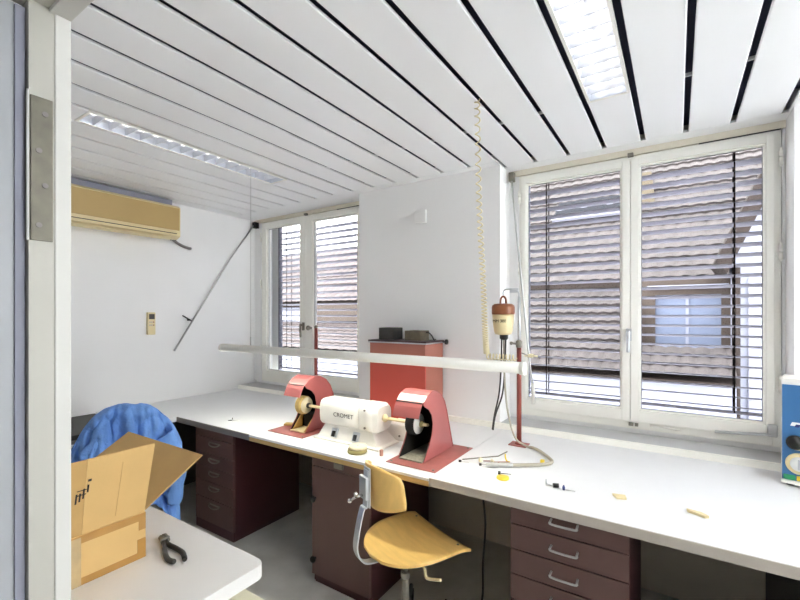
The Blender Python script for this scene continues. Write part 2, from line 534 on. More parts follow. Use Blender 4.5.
w1, mid1 = window('window_1', -3.58, -2.23, 0.806, 2.426, (-3.489, -3.006, -2.844, -2.301), 'smaller white two sash window at the far left end of the bench', 0)
w2, mid2 = window('window_2', -0.90, 0.443, 0.806, 2.424, (-0.849, -0.275, -0.187, 0.382), 'large white two sash window at the right above the bench', 0)

def handle(w, x, z, m_, name='window_handle'):
    m = MB()
    m.box(x - 0.015, x + 0.015, YW - 0.026, YW - 0.0162, z - 0.035, z + 0.04, 0.005)
    m.cyl((x, YW - 0.026, z + 0.015), (x, YW - 0.055, z + 0.015), 0.009, 14)
    m.tube(smoothpath([(x, YW - 0.05, z + 0.022), (x, YW - 0.058, z + 0.012), (x, YW - 0.058, z - 0.05), (x, YW - 0.055, z - 0.098)], 5), [0.010] * 15 + [0.009], 12)
    return m.build(name, m_, w)
handle(w2, mid2 - 0.008, 1.36, M['alu'])
handle(w1, mid1 - 0.03, 1.37, M['dull_steel'])
m = MB()
m.cyl((mid1 + 0.07, YW - 0.017, 1.36), (mid1 + 0.07, YW - 0.045, 1.36), 0.012, 14)
m.sphere((mid1 + 0.07, YW - 0.055, 1.36), 0.024, 14, (1, .6, 1))
m.build('lock_knob', M['dull_steel'], w1)
# espagnolette catches, the top cover gap, stay arm at the lower right corner
m = MB(); m.box(-0.24, -0.215, YW - 0.024, YW - 0.0005, 0.826, 0.842, 0.003); m.box(-0.208, -0.19, YW - 0.024, YW - 0.0005, 0.826, 0.842, 0.003)
m.build('catch', M['dull_steel'], w2)
m = MB(); m.tube([(-0.13, YW - 0.006, 0.838), (-0.10, YW - 0.012, 0.842), (0.0, YW - 0.012, 0.832), (0.02, YW - 0.006, 0.838)], 0.005, 8)
m.build('stay_rod', M['white_enamel'], w2)
m = MB(); m.box(0.385, 0.425, YW - 0.03, YW - 0.017, 0.86, 0.925, 0.008)
m.tube([(0.40, YW - 0.024, 0.872), (0.30, YW - 0.024, 0.862), (0.17, YW - 0.022, 0.852)], 0.0075, 10)
m.build('stay_arm', M['sill'], w2)
m = MB(); m.box(0.10, 0.44, YW - 0.004, YW + 0.002, 2.4215, 2.4265)
m.build('cover_gap', M['black'], w2)
m = MB(); m.box(-2.55, -2.24, YW - 0.004, YW + 0.002, 2.424, 2.429)
m.build('cover_gap', M['black'], w1)
m = MB(); m.box(-0.245, -0.215, YW - 0.024, YW + 0.002, 2.418, 2.438, 0.003)
m.build('top_catch', M['dull_steel'], w2)
m = MB(); m.box(mid1 - 0.02, mid1 + 0.015, YW - 0.024, YW + 0.002, 2.42, 2.44, 0.003)
m.build('top_catch', M['dull_steel'], w1)

w3 = thing('window_added', (XR, 1.53, 0.8), 'added white window letting daylight in through the unseen right wall', 'window', kind='structure')  # unseen window, added so that daylight brightens the room from the right
m = MB()
for (ya, yb, za, zb) in ((0.35, 0.40, 0.74, 2.45), (2.57, 2.62, 0.74, 2.45), (1.46, 1.52, 0.79, 2.40), (0.40, 2.57, 0.74, 0.79), (0.40, 2.57, 2.40, 2.45)):
    m.box(XR + 0.02, XR + 0.08, ya, yb, za, zb, 0.003)
m.build('window_frame', M['frame'], w3)
m = MB(); m.box(XR + 0.048, XR + 0.052, 0.395, 2.575, 0.785, 2.405); m.build('pane', M['glass'], w3)

# ------------------------------------------------------------------ exterior venetian blinds
def blind(x0, x1, z0, z1, cords, label):
    b = thing('venetian_blind', ((x0 + x1) / 2, 2.985, z0), label, 'blind', 'venetian blinds outside the windows')
    W, tau, n = 0.069, math.radians(10), 9
    pitch = 0.0565
    cnt = int((z1 - z0 - 0.03) / pitch)
    proto = None
    for k in range(cnt):
        z = z0 + 0.035 + k * pitch
        if proto is None:
            m = MB()
            top, bot = [], []
            for i in range(n):
                s = (i / (n - 1) - 0.5) * W
                c = 0.004 * (1 - (2 * s / W) ** 2)
                hook = 0.0025 if i in (0, n - 1) else 0
                y = s * math.cos(tau); zz = -s * math.sin(tau) + c - hook
                top.append((y, zz + 0.0009)); bot.append((y, zz - 0.0009))
            m.prism([(2.985 + y, z + zz) for y, zz in top] + [(2.985 + y, z + zz) for y, zz in bot[::-1]], 'x', x0, x1, smooth=True)
            proto = m.build('slat', M['slat'], b, recalc=True)
        else:
            c = proto.copy(); COL.objects.link(c); c.parent = b
            c.location = (0, 0, k * pitch)
    m = MB(); m.box(x0, x1, 2.968, 3.002, z0, z0 + 0.014, 0.003)
    m.build('bottom_rail', M['slat'], b)
    m = MB(); m.box(x0, x1, 2.96, 3.01, z1 - 0.02, z1 + 0.03, 0.003)
    m.build('head_rail', M['slat'], b)
    for xx in (x0 - 0.012, x1 + 0.012):
        m = MB(); m.box(xx - 0.009, xx + 0.009, 2.965, 3.005, z0 - 0.02, z1 + 0.03)
        m.build('guide_rail', M['ext_grey'], b)
    for xx in cords:
        m = MB()
        m.box(xx - 0.004, xx + 0.004, 2.9515, 2.9535, z0 + 0.01, z1)
        m.box(xx - 0.004, xx + 0.004, 3.0165, 3.0185, z0 + 0.01, z1)
        m.build('ladder_tape', M['fascia'], b)
    return b
blind(-0.865, 0.41, 0.93, 2.42, (-0.745, 0.265), 'grey slatted blind outside the large right window')
bl = blind(-3.44, -2.26, 0.93, 2.42, (-3.32, -2.36), 'grey slatted blind outside the smaller left window')

m = MB(); m.box(-3.584, -3.466, 2.990, 3.000, 0.90, 2.42, 0.002); m.build('side_cover', M['white_paint'], bl)

# ------------------------------------------------------------------ ceiling lights
def fixture(xc, label, tube):
    t = thing('ceiling_light', (xc, (FIX_Y0 + FIX_Y1) / 2, CZ), label, 'ceiling light', 'recessed louvre ceiling lights')
    x0, x1, y0, y1 = xc - 0.087, xc + 0.087, FIX_Y0 + 0.002, FIX_Y1 - 0.002
    m = MB()
    q = 0.012
    m.box(x0, x0 + q, y0, y1, CZ - 0.003, CZ + 0.014); m.box(x1 - q, x1, y0, y1, CZ - 0.003, CZ + 0.014)
    m.box(x0 + q, x1 - q, y0, y0 + q, CZ - 0.003, CZ + 0.014); m.box(x0 + q, x1 - q, y1 - q, y1, CZ - 0.003, CZ + 0.014)
    m.build('rim', M['lamp_white'], t)
    m = MB()
    w = 0.075
    prof = [(-w, 0.0), (-w * 0.93, 0.03), (-w * 0.7, 0.055), (-w * .35, 0.068), (0, 0.06), (w * .35, 0.068), (w * 0.7, 0.055), (w * 0.93, 0.03), (w, 0.0)]
    outer = [(-w - .003, 0.0)] + [(a * 1.04, b + 0.004) for a, b in prof[1:-1]] + [(w + .003, 0.0)]
    m.prism([(xc + a, CZ + 0.001 + b) for a, b in prof] + [(xc + a, CZ + 0.001 + b) for a, b in outer[::-1]], 'y', y0 + q, y1 - q)
    m.box(xc - w, xc + w, y0 + q, y0 + q + 0.002, CZ + .001, CZ + 0.07); m.box(xc - w, xc + w, y1 - q - .002, y1 - q, CZ + .001, CZ + 0.07)
    m.build('reflector', M['reflector'], t)
    for s in (-0.035, 0.035):
        m = MB(); m.cyl((xc + s, y0 + 0.03, CZ + 0.046), (xc + s, y1 - 0.03, CZ + 0.046), 0.0085, 12)
        m.build('fluorescent_tube', tube, t)
    proto = None
    nb = 16
    for k in range(1, nb):
        y = y0 + (y1 - y0) * k / nb
        if proto is None:
            m = MB()
            m.prism([(y - 0.0022, CZ + 0.001), (y + 0.0022, CZ + 0.001), (y + 0.0065, CZ + 0.034), (y - 0.0065, CZ + 0.034)], 'x', xc - w + 0.001, xc + w - 0.001)
            proto = m.build('louvre_blade', M['louvre'], t)
            ybase = y
        else:
            c = proto.copy(); COL.objects.link(c); c.parent = t; c.location = (0, y - ybase, 0)
    return t
fixture(-0.26, 'long recessed louvre light in the ceiling before the large window', M['tube'])
fixture(-2.46, 'long recessed louvre light in the ceiling near the air conditioner', M['tube_dim'])
fixture(0.74, 'added recessed louvre fill light, unseen right of the view above the blue unit', M['tube_fill'])  # unseen fixture added to brighten the bench
fixture(1.94, 'added recessed louvre fill light farthest to the right outside the view', M['tube_fill'])  # second added fixture, unseen, fills the room with light

# ------------------------------------------------------------------ hanging tube lamp over the bench
LY, LZ = 1.81, 1.249
t = thing('pendant_lamp', (-1.62, LY, LZ), 'long white tube lamp hanging on a wire and a coiled cord above the bench', 'lamp')
m = MB()
R = 0.0275
prof = [(LY + R * math.cos(a), LZ + R * math.sin(a)) for a in [(-50 + 280 * i / 24) * PI / 180 for i in range(25)]] + [(LY - 0.0165, LZ - 0.0205), (LY - 0.0165, LZ - 0.012), (LY + 0.0165, LZ - 0.012), (LY + 0.0165, LZ - 0.0205)]
m.prism(prof, 'x', -2.69, -0.56, smooth=True)
m.build('lamp_housing', M['lamp_white'], t)
m = MB()
for a, b in ((-2.704, -2.685), (-0.565, -0.546)):
    m = MB(); m.cyl((a, LY, LZ), (b, LY, LZ), 0.0285, 28)
    m.build('end_cap', M['lamp_white'], t)
m = MB(); m.box(-2.66, -0.59, LY - 0.016, LY + 0.016, LZ - 0.0145, LZ - 0.0125)
m.build('diffuser', M['diffuser'], t)
m = MB(); m.tube([(-2.387, LY, LZ + 0.03), (-2.385, LY, CZ + 0.004)], 0.0014, 8)
m.tube([(-2.387, LY, LZ + 0.02), (-2.387, LY, LZ + 0.085)], 0.004, 8)
m.build('suspension_wire', M['steel'], t)
m = MB()
pts = []
ctrl = smoothpath([(-0.766, LY, CZ + 0.004), (-0.757, LY, 2.0), (-0.738, LY, 1.65), (-0.728, LY, 1.42), (-0.720, LY, 1.305)], 40)
turns = 54
N = 54 * 12
for i in range(N + 1):
    f = i / N
    f2 = 1.2 * f - 0.2 * f * f
    p = ctrl[min(int(f2 * (len(ctrl) - 1)), len(ctrl) - 2)].lerp(ctrl[min(int(f2 * (len(ctrl) - 1)) + 1, len(ctrl) - 1)], (f2 * (len(ctrl) - 1)) % 1)
    a = 2 * PI * turns * f
    rr = 0.0115
    pts.append(p + Vector((math.cos(a) * rr, math.sin(a) * rr, 0)))
m.tube(pts, 0.003, 6)
m.build('coiled_cord', M['cord'], t)
m = MB()
pts = []
for i in range(9 * 14 + 1):
    f = i / (9 * 14)
    a = 2 * PI * 9 * f
    pts.append(Vector((-0.722 + 0.135 * f, LY + math.cos(a) * 0.014, LZ + 0.044 + 0.012 * math.sin(a))))
m.tube(pts, 0.003, 6)
m.build('coiled_cord', M['cord'], t)

# ------------------------------------------------------------------ workbench tops
t = thing('worktop', (-2.9, 2.1, BZ - 0.035), 'white L-shaped corner worktop in front of the smaller window', 'worktop')
m = MB(); m.prism([(XL + 0.003, 1.41), (-3.043, 1.41), (-3.043, 1.674), (-2.2135, 1.674), (-2.2135, 2.6495), (XL + 0.003, 2.6495)], 'z', BZ - 0.035, BZ)
m.build('top_board', M['laminate'], t)
m = MB(); m.box(-3.036, -2.2135, 1.666, 1.6738, BZ - 0.037, BZ - 0.0004, 0.001)
m.build('edge_band', M['edge_dark'], t)
m = MB(); m.box(-3.0428, -3.036, 1.41, 1.6738, BZ - 0.034, BZ - 0.0004, 0.001)
tag(m.build('edge_band', M['laminate'], t), 'white side edge')
t = thing('worktop', (-1.57, 2.1, BZ - 0.035), 'white worktop with a wooden front edge under the polishing machine', 'worktop')
m = MB(); m.box(-2.2115, -0.9415, 1.672, 2.6495, BZ - 0.035, BZ, 0.001)
m.build('top_board', M['laminate'], t)
m = MB(); m.box(-2.2115, -0.9415, 1.664, 1.6718, BZ - 0.013, BZ - 0.0004, 0.001)
m.build('nosing', M['laminate'], t)
m = MB(); m.box(-2.2115, -0.9415, 1.666, 1.6718, BZ - 0.038, BZ - 0.0134, 0.001)
m.build('edge_strip', M['edge_wood'], t)
t = thing('worktop', (0.4, 2.1, BZ - 0.035), 'white worktop with a grey front edge below the large window', 'worktop')
m = MB(); m.box(-0.9395, XR - 0.004, 1.678, 2.6495, BZ - 0.035, BZ, 0.001)
m.build('top_board', M['laminate'], t)
m = MB(); m.box(-0.9395, XR - 0.004, 1.672, 1.6778, BZ - 0.037, BZ - 0.0004, 0.001)
m.build('edge_band', M['edge_grey'], t)

# ------------------------------------------------------------------ base cabinets
def drawer_unit(x0, x1, y1, bounds, label, handle_fn, plinth, dark):
    y0 = 1.692
    t = thing('drawer_cabinet', ((x0 + x1) / 2, (y0 + y1) / 2, 0), label, 'drawer cabinet')
    m = MB()
    m.box(x0, x0 + 0.016, y0 + 0.016, y1, 0, 0.7035); m.box(x1 - 0.016, x1, y0 + 0.016, y1, 0, 0.7035)
    m.box(x0 + 0.016, x1 - 0.016, y1 - 0.01, y1, 0, 0.7035); m.box(x0 + 0.016, x1 - 0.016, y0 + 0.016, y1 - 0.01, 0.69, 0.7035)
    m.box(x0 + 0.016, x1 - 0.016, y0 + 0.02, y1 - 0.01, 0.04, 0.055)
    m.box(x0 + 0.016, x1 - 0.016, y0 + 0.03, y0 + 0.04, 0.0, 0.69)
    m.build('carcass', dark, t)
    for i, (a, b) in enumerate(zip(bounds, bounds[1:])):
        m = MB(); m.box(x0 + 0.001, x1 - 0.001, y0, y0 + 0.015, b + 0.0025, a - 0.0025, 0.0015)
        d = m.build('drawer', M['maroon'], t)
        handle_fn(i, d, x0, x1, y0, a, b)
    if plinth:
        m = MB(); m.box(x0 + 0.001, x1 - 0.001, y0 + 0.004, y0 + 0.015, 0.0, bounds[-1] - 0.002)
        m.build('plinth', dark, t)
    return t
def moon_handle(i, d, x0, x1, y0, a, b):
    if i == 0: return
    xc = (x0 + x1) / 2 + 0.012; z = a - 0.036
    m = MB()
    pts = [(xc + 0.058 * math.cos(u), y0 - 0.004 - 0.016 * math.sin(u), z + 0.016 * math.sin(-u) + 0.008) for u in [PI * k / 14 for k in range(15)]]
    m.tube(pts, 0.0042, 8)
    m.box(xc - 0.06, xc + 0.06, y0 - 0.003, y0 + 0.001, z + 0.002, z + 0.012, 0.001)
    m.build('handle', M['dull_steel'], d)
drawer_unit(-2.835, -2.407, 2.262, [0.7025, 0.64, 0.53, 0.44, 0.34, 0.223, 0.06], 'maroon drawer cabinet with half-moon handles under the corner worktop', moon_handle, True, M['maroon_dark'])
def bow_handle(i, d, x0, x1, y0, a, b):
    xa, xb = -0.408, -0.312
    z = 0.682 if i == 0 else a - 0.05
    if i == 0: z = a - 0.022
    m = MB()
    pts = smoothpath([(xa, y0 + 0.001, z + 0.006), (xa, y0 - 0.018, z + 0.004), (xa + 0.006, y0 - 0.026, z - 0.002), (xb - 0.006, y0 - 0.026, z - 0.002), (xb, y0 - 0.018, z + 0.004), (xb, y0 + 0.001, z + 0.006)], 4)
    m.tube(pts, 0.0042, 8)
    m.build('handle', M['steel'], d)
drawer_unit(-0.571, -0.141, 2.262, [0.7025, 0.629, 0.527, 0.425, 0.322, 0.22, 0.06], 'maroon drawer cabinet with steel bow handles under the large window', bow_handle, True, M['maroon_dark'])

t = thing('base_cabinet', (-1.497, 2.0, 0), 'maroon cupboard with black side knobs below the polishing machine', 'cabinet')
x0, x1, y0, y1 = -1.698, -1.297, 1.692, 2.30
m = MB()
m.box(x0, x0 + 0.016, y0 + 0.02, y1, 0, 0.7015); m.box(x1 - 0.016, x1, y0 + 0.02, y1, 0, 0.7015)
m.box(x0 + .016, x1 - .016, y1 - 0.01, y1, 0, 0.7015); m.box(x0 + .016, x1 - .016, y0 + 0.02, y1 - .01, 0.688, 0.7015)
m.box(x0 + .016, x1 - .016, y0 + 0.04, y1 - .01, 0.04, 0.056)
m.build('carcass', M['maroon_dark'], t)
m = MB(); m.box(x0 + .001, x1 - .001, y0, y0 + 0.018, 0.648, 0.700, 0.0015)
d = m.build('drawer', M['maroon'], t)
m = MB(); m.box(-1.527, -1.467, y0 - 0.012, y0 + 0.0005, 0.664, 0.692, 0.003)
d2 = m.build('handle', M['dull_steel'], d)
m = MB(); m.box(x0 + .001, x1 - .001, y0, y0 + 0.018, 0.045, 0.643, 0.0015)
d = m.build('door', M['maroon'], t)
for z in (0.468, 0.137):
    m = MB()
    m.cyl((-1.672, y0 + 0.001, z), (-1.672, y0 - 0.014, z), 0.007, 12)
    m.lathe([(0.010, 0.0), (0.017, 0.004), (0.018, 0.012), (0.012, 0.018), (0, 0.019)], (-1.672, y0 - 0.012, z), (0, -1, 0), 18)
    m.build('knob', M['black'], d)
m = MB(); m.box(x0 + .016, x1 - .016, y0 + 0.012, y0 + 0.02, 0.0, 0.045)
m.build('plinth', M['maroon_dark'], t)

m = MB(); m.box(0.352, 0.37, 1.72, 2.63, 0.0, 0.7035, 0.001)
tag(m.build('support_panel', M['dark_grey']), 'dark grey upright panel carrying the right end of the bench', 'panel')
m = MB(); m.box(-3.60, -3.58, 1.44, 2.62, 0.0, 0.7035, 0.001)
tag(m.build('support_panel', M['dark_grey']), 'dark grey upright panel under the corner worktop at the left wall', 'panel')

# grey steel unit at the end of the left wing (edge with dark slots)
t = thing('steel_cabinet', (-3.40, 1.05, 0), 'grey steel drawer unit with dark slots at the left wall beside the worktop', 'cabinet')
m = MB(); m.box(-3.69, -3.12, 0.75, 1.392, 0.0, 0.70, 0.004)
m.build('body', M['edge_dark'], t)
m = MB(); m.box(-3.69, -3.11, 0.74, 1.398, 0.706, 0.735, 0.003)
m.build('top_board', M['dark_grey'], t)
for k in range(5):
    m = MB(); m.box(-3.119, -3.104, 0.77, 1.375, 0.06 + k * 0.127, 0.06 + k * 0.127 + 0.112, 0.003)
    d = m.build('drawer', M['sill'] if k % 2 == 0 else M['edge_dark'], t)
    m = MB(); m.box(-3.105, -3.094, 0.95, 1.19, 0.06 + k * 0.127 + 0.08, 0.06 + k * 0.127 + 0.095, 0.003)
    m.build('handle', M['black'], d)

# ------------------------------------------------------------------ polishing motor
t = thing('polishing_motor', (-1.60, 1.95, BZ), 'white double ended polishing motor on the bench between two red hoods', 'motor')
MX0, MX1, MY, MZ = -1.80, -1.375, 1.925, 0.903
m = MB()
prof = []
for a in range(0, 360, 12):
    r = 0.084
    ca, sa = math.cos(math.radians(a)), math.sin(math.radians(a))
    e = 4.2
    k = (abs(ca) ** e + abs(sa) ** e) ** (-1 / e)
    prof.append((MY + r * 0.93 * k * ca, MZ + 0.0 + r * 0.93 * k * sa))
m.prism(prof, 'x', MX0 + 0.02, -1.487, smooth=True)
# rounded left end cap
for (xa, xb, sa, sb) in ((MX0 + 0.02, MX0 + 0.008, 1.0, 0.95), (MX0 + 0.008, MX0 - 0.004, 0.95, 0.80)):
    n = len(prof)
    m.add([(xa, MY + (p[0] - MY) * sa, MZ + (p[1] - MZ) * sa) for p in prof] + [(xb, MY + (p[0] - MY) * sb, MZ + (p[1] - MZ) * sb) for p in prof],
          [(i, (i + 1) % n, n + (i + 1) % n, n + i) for i in range(n)], True)
m.add([(MX0 - 0.004, MY + (p[0] - MY) * .8, MZ + (p[1] - MZ) * .8) for p in prof], [tuple(range(len(prof)))])
body = m.build('motor_body', M['white_enamel'], t)
m = MB()
prof2 = [(MY + (p[0] - MY) * 1.035, MZ + (p[1] - MZ) * 1.035) for p in prof]
m.prism(prof2, 'x', -1.487, -1.395, smooth=True)
n = len(prof)
m.add([(-1.395, p[0], p[1]) for p in prof2] + [(-1.370, MY + (p[0] - MY) * .86, MZ + (p[1] - MZ) * .86) for p in prof], [(i, (i + 1) % n, n + (i + 1) % n, n + i) for i in range(n)], True)
m.add([(-1.370, MY + (p[0] - MY) * .86, MZ + (p[1] - MZ) * .86) for p in prof], [tuple(range(n))])
cap = m.build('end_cap', M['white_enamel'], t)
for z in (MZ + 0.048, MZ - 0.05):
    m = MB(); m.cyl((-1.445, MY - 0.080, z), (-1.445, MY - 0.086, z), 0.006, 12)
    m.build('bolt', M['dull_steel'], cap)
m = MB()
def ring(z, xa, xb, ya, yb): return [(xa, ya, z), (xb, ya, z), (xb, yb, z), (xa, yb, z)]
lay = [ring(BZ + 0.0005, -1.83, -1.345, 1.835, 2.04), ring(BZ + 0.010, -1.83, -1.345, 1.835, 2.04), ring(BZ + 0.016, -1.805, -1.365, 1.847, 2.03), ring(BZ + 0.092, -1.765, -1.415, 1.87, 1.99), ring(BZ + 0.105, -1.765, -1.415, 1.87, 1.99)]
vs = [v for L in lay for v in L]
fs = [(0, 3, 2, 1), (16, 17, 18, 19)]
for L in range(4):
    for k in range(4):
        fs.append((L * 4 + k, L * 4 + (k + 1) % 4, L * 4 + 4 + (k + 1) % 4, L * 4 + 4 + k))
m.add(vs, fs)
base = m.build('motor_base', M['white_enamel'], t)
sl = Matrix.Rotation(math.radians(-23), 3, 'X')
for xs in (-1.675, -1.515):
    m = MB(); m.box(xs - 0.024, xs + 0.024, 1.849, 1.855, BZ + 0.026, BZ + 0.078, 0.002, rot=sl)
    pl = m.build('switch_plate', M['alu'], base)
    m = MB(); m.box(xs - 0.014, xs + 0.008, 1.840, 1.849, BZ + 0.030, BZ + 0.064, 0.003, rot=sl)
    m.build('switch', M['black'], pl)
for xa, xb, s_ in ((MX0, MX0 - 0.22, -1), (-1.372, -1.09, 1)):
    m = MB(); m.cyl((xa, MY, MZ), (xb, MY, MZ), 0.009, 14)
    m.lathe([(0.022, 0), (0.022, 0.012), (0.012, 0.022), (0.0092, 0.03)], (xa, MY, MZ), (s_, 0, 0), 18)
    m.build('shaft', M['cream'], t)
def wheel(xc, m1, m2, rad):
    m = MB(); m.lathe([(0.01, -0.028), (rad * .9, -0.026), (rad, -0.018), (rad, 0.014), (rad * .93, 0.022), (0.01, 0.024)], (xc, MY, MZ), (1, 0, 0), 32)
    w = m.build('buffing_wheel', m1, t)
    m = MB(); m.lathe([(rad * .86, 0.0245), (rad * .84, 0.031), (0.018, 0.033), (0.018, 0.038), (0, 0.039)], (xc, MY, MZ), (1, 0, 0), 32)
    f = m.build('wheel_face', m2, w)
    m = MB(); m.lathe([(0.017, 0.0385), (0.017, 0.048), (0.008, 0.055), (0, 0.056)], (xc, MY, MZ), (1, 0, 0), 16)
    m.build('nut', M['olive'] if m1 is M['black_soft'] else M['black'], w)
wheel(-1.172, M['black_soft'], M['white_paint'], 0.062)
wheel(-2.005, M['felt_yellow'], M['felt'], 0.058)
text_mesh('lettering', 'CROMET', 0.034, mat('faded_ink', (96, 90, 84), 0.6), body, (-1.605, MY - 0.0785, MZ - 0.004), Matrix.Rotation(PI / 2, 3, 'X'), 0.0008, sx=1.1)

# ------------------------------------------------------------------ hoods
def hood(dx, dy, label, plate, tray_m, extra):
    t = thing('extraction_hood', (-1.115 + dx, 1.95 + dy, BZ), label, 'hood', 'red sheet metal hoods of the polishing machine')
    X0, X1 = (-1.20 if dx == 0 else -1.19) + dx, -1.045 + dx
    def D(L): return [(y + dy, z) for y, z in L]
    outer = [(2.125, 0.748), (2.085, 0.86), (2.05, 0.96), (2.025, 1.015), (1.985, 1.058), (1.935, 1.083), (1.88, 1.088), (1.835, 1.072), (1.80, 1.042)]
    inner = [(1.815, 1.024), (1.858, 1.002), (1.888, 0.968), (1.900, 0.92), (1.890, 0.868), (1.856, 0.808), (1.805, 0.748)]
    th = 0.004
    for xa in (X0, X1 - th):
        m = MB(); m.prism(D(outer + inner), 'x', xa, xa + th)
        m.build('side_panel', M['pinkred'], t)
    def strip(mb, L, off, w0, w1, tk):
        pl = [Vector((p[0], p[1])) for p in L]
        ii = []
        for i in range(len(pl)):
            d = (pl[min(i + 1, len(pl) - 1)] - pl[max(i - 1, 0)]).normalized()
            nn = Vector((d.y, -d.x))
            ii.append((nn, pl[i]))
        o = [p + n_ * off for n_, p in ii]; q = [p + n_ * (off + tk) for n_, p in ii]
        poly = [(v.x, v.y) for v in o] + [(v.x, v.y) for v in q[::-1]]
        mb.prism(poly, 'x', w0, w1)
    m = MB(); strip(m, D(outer), -0.0005, X0 - 0.003, X1 + 0.003, 0.004)
    shell = m.build('shell', M['pinkred'], t)
    vis = [(1.80, 1.042), (1.785, 1.02), (1.763, 0.972)]
    m = MB(); strip(m, D(vis), -0.0005, X0 - 0.003, X1 - 0.004, 0.004)
    v = m.build('visor', M['pinkred'], t)
    m = MB(); strip(m, D([(1.8, 1.043), (1.797, 1.038)]), 0.004, X0 - 0.003, X1 - 0.004, 0.0010)
    m.build('visor_seam', M['black'], v)
    # black lining
    m = MB()
    inn = [(2.112, 0.7475), (2.075, 0.86), (2.04, 0.955), (2.014, 1.008), (1.978, 1.046), (1.932, 1.07), (1.88, 1.075), (1.84, 1.06), (1.81, 1.035)]
    for xa in (X0 + th + 0.0005, X1 - th - 0.003):
        m.prism(D(inn + [(1.818, 1.022), (1.861, 1.000), (1.891, 0.967), (1.903, 0.92), (1.893, 0.867), (1.859, 0.808), (1.81, 0.7475)]), 'x', xa, xa + 0.0025)
    strip(m, D(inn), 0.0, X0 + th + .003, X1 - th - .003, 0.003)
    m.build('lining', M['black_soft'], t)
    m = MB(); m.box(plate[0], plate[1], plate[2], plate[3], BZ + 0.0005, BZ + 0.004, 0.001)
    p = m.build('base_plate', M['baseplate'], t)
    m = MB(); m.box(X0 + 0.01, X1 - 0.01, 1.80 + dy, 2.09 + dy, BZ + 0.0045, BZ + 0.012, 0.003)
    m.build('dust_tray', tray_m, t)
    m = MB()
    for (sx, sy) in ((0.02, 0.02), (-0.02, 0.02), (-0.02, -0.02)):
        px = plate[0] + sx if sx > 0 else plate[1] + sx
        py_ = plate[2] + sy if sy > 0 else plate[3] + sy
        m.lathe([(0.0065, 0), (0.005, 0.0035), (0, 0.004)], (px, py_, BZ + 0.004), (0, 0, 1), 12)
    m.build('screw', M['dull_steel'], p)
    if extra:
        m = MB()
        m.sheet([(X1 - 0.012, 1.80 + dy, BZ + 0.012), (X1 - 0.012, 1.90 + dy, BZ + 0.012), (X1 - 0.012, 1.895 + dy, BZ + 0.105)], 0.004)
        m.sheet([(X0 + 0.02, 1.81 + dy, BZ + 0.012), (X0 + 0.012, 1.90 + dy, BZ + 0.012), (X0 + 0.03, 1.895 + dy, BZ + 0.12)], 0.004)
        m.build('guide_plate', M['ply_edge'], t)
        m = MB(); m.box(X0 + .03, X1 - .03, 1.90 + dy, 2.0 + dy, BZ + 0.013, BZ + 0.10, 0.012)
        m.build('brush', M['black_soft'], t)
    return t
hood(0.0, 0.0, 'red sheet metal hood right of the white polishing motor, black wheel inside', (-1.225, -0.945, 1.735, 2.175), M['dust'], False)
hood(-0.88, 0.058, 'red sheet metal hood left of the white polishing motor, yellow wheel inside', (-2.185, -1.872, 1.785, 2.21), M['wood'], True)

# white housing behind the motor
t = thing('control_box', (-1.40, 2.14, BZ), 'low white metal box behind the polishing motor', 'box')
m = MB(); m.box(-1.46, -1.262, 2.065, 2.21, BZ + 0.0005, BZ + 0.095, 0.008)
m.build('housing', M['white_enamel'], t)
m = MB(); m.cyl((-1.36, 2.0655, BZ + 0.03), (-1.36, 2.06, BZ + 0.03), 0.006, 12)
m.build('screw', M['dull_steel'], t)

# ------------------------------------------------------------------ red posts
def post(x, y, ztop, label, grey):
    t = thing('stand_post', (x, y, BZ), label, 'post', 'red tool posts standing on the bench')
    m = MB(); m.box(x - 0.05, x + 0.05, y - 0.042, y + 0.042, BZ + 0.0005, BZ + 0.006, 0.002)
    m.build('base_plate', M['baseplate'], t)
    m = MB(); m.cyl((x, y, BZ + 0.006), (x, y, ztop), 0.0135, 18)
    m.lathe([(0.024, 0), (0.024, 0.006), (0.0135, 0.016)], (x, y, BZ + 0.006), (0, 0, 1), 18)
    m.build('pole', M['postred'], t)
    if grey:
        m = MB(); m.cyl((x, y, ztop), (x, y, 1.585), 0.0085, 14)
        m.build('rod', M['alu'], t)
        m = MB(); m.lathe([(0.018, 0), (0.018, 0.035), (0.010, 0.042)], (x, y, ztop - 0.02), (0, 0, 1), 18)
        m.tube([(x, y - 0.01, ztop), (x - 0.035, y - 0.02, ztop + 0.004)], 0.006, 10)
        m.sphere((x - 0.038, y - 0.02, ztop + 0.004), 0.010, 10)
        m.build('clamp', M['dull_steel'], t)
        m = MB(); m.tube(smoothpath([(x, y, 1.58), (x - 0.004, y, 1.612), (x - 0.03, y, 1.625), (x - 0.075, y, 1.628), (x - 0.092, y, 1.615), (x - 0.092, y, 1.585)], 5), 0.0042, 10)
        m.box(x - 0.055, x - 0.004, y - 0.003, y + 0.003, 1.608, 1.634, 0.002)
        m.build('hook_arm', M['alu'], t)
        m = MB(); m.tube([(x, y, 1.262), (x + 0.012, y + 0.02, 1.262), (-0.822, 2.78, 1.214)], 0.0035, 8)
        m.build('stay_wire', M['dull_steel'], t)
    else:
        m = MB(); m.sphere((x, y, ztop), 0.016, 12)
        m.build('end_knob', M['dull_steel'], t)
    return t
post(-0.752, 2.38, 1.315, 'red post with a hook arm holding the brown and cream hanging motor', True)
post(-2.345, 2.38, 1.385, 'plain red post standing behind the left red hood', False)

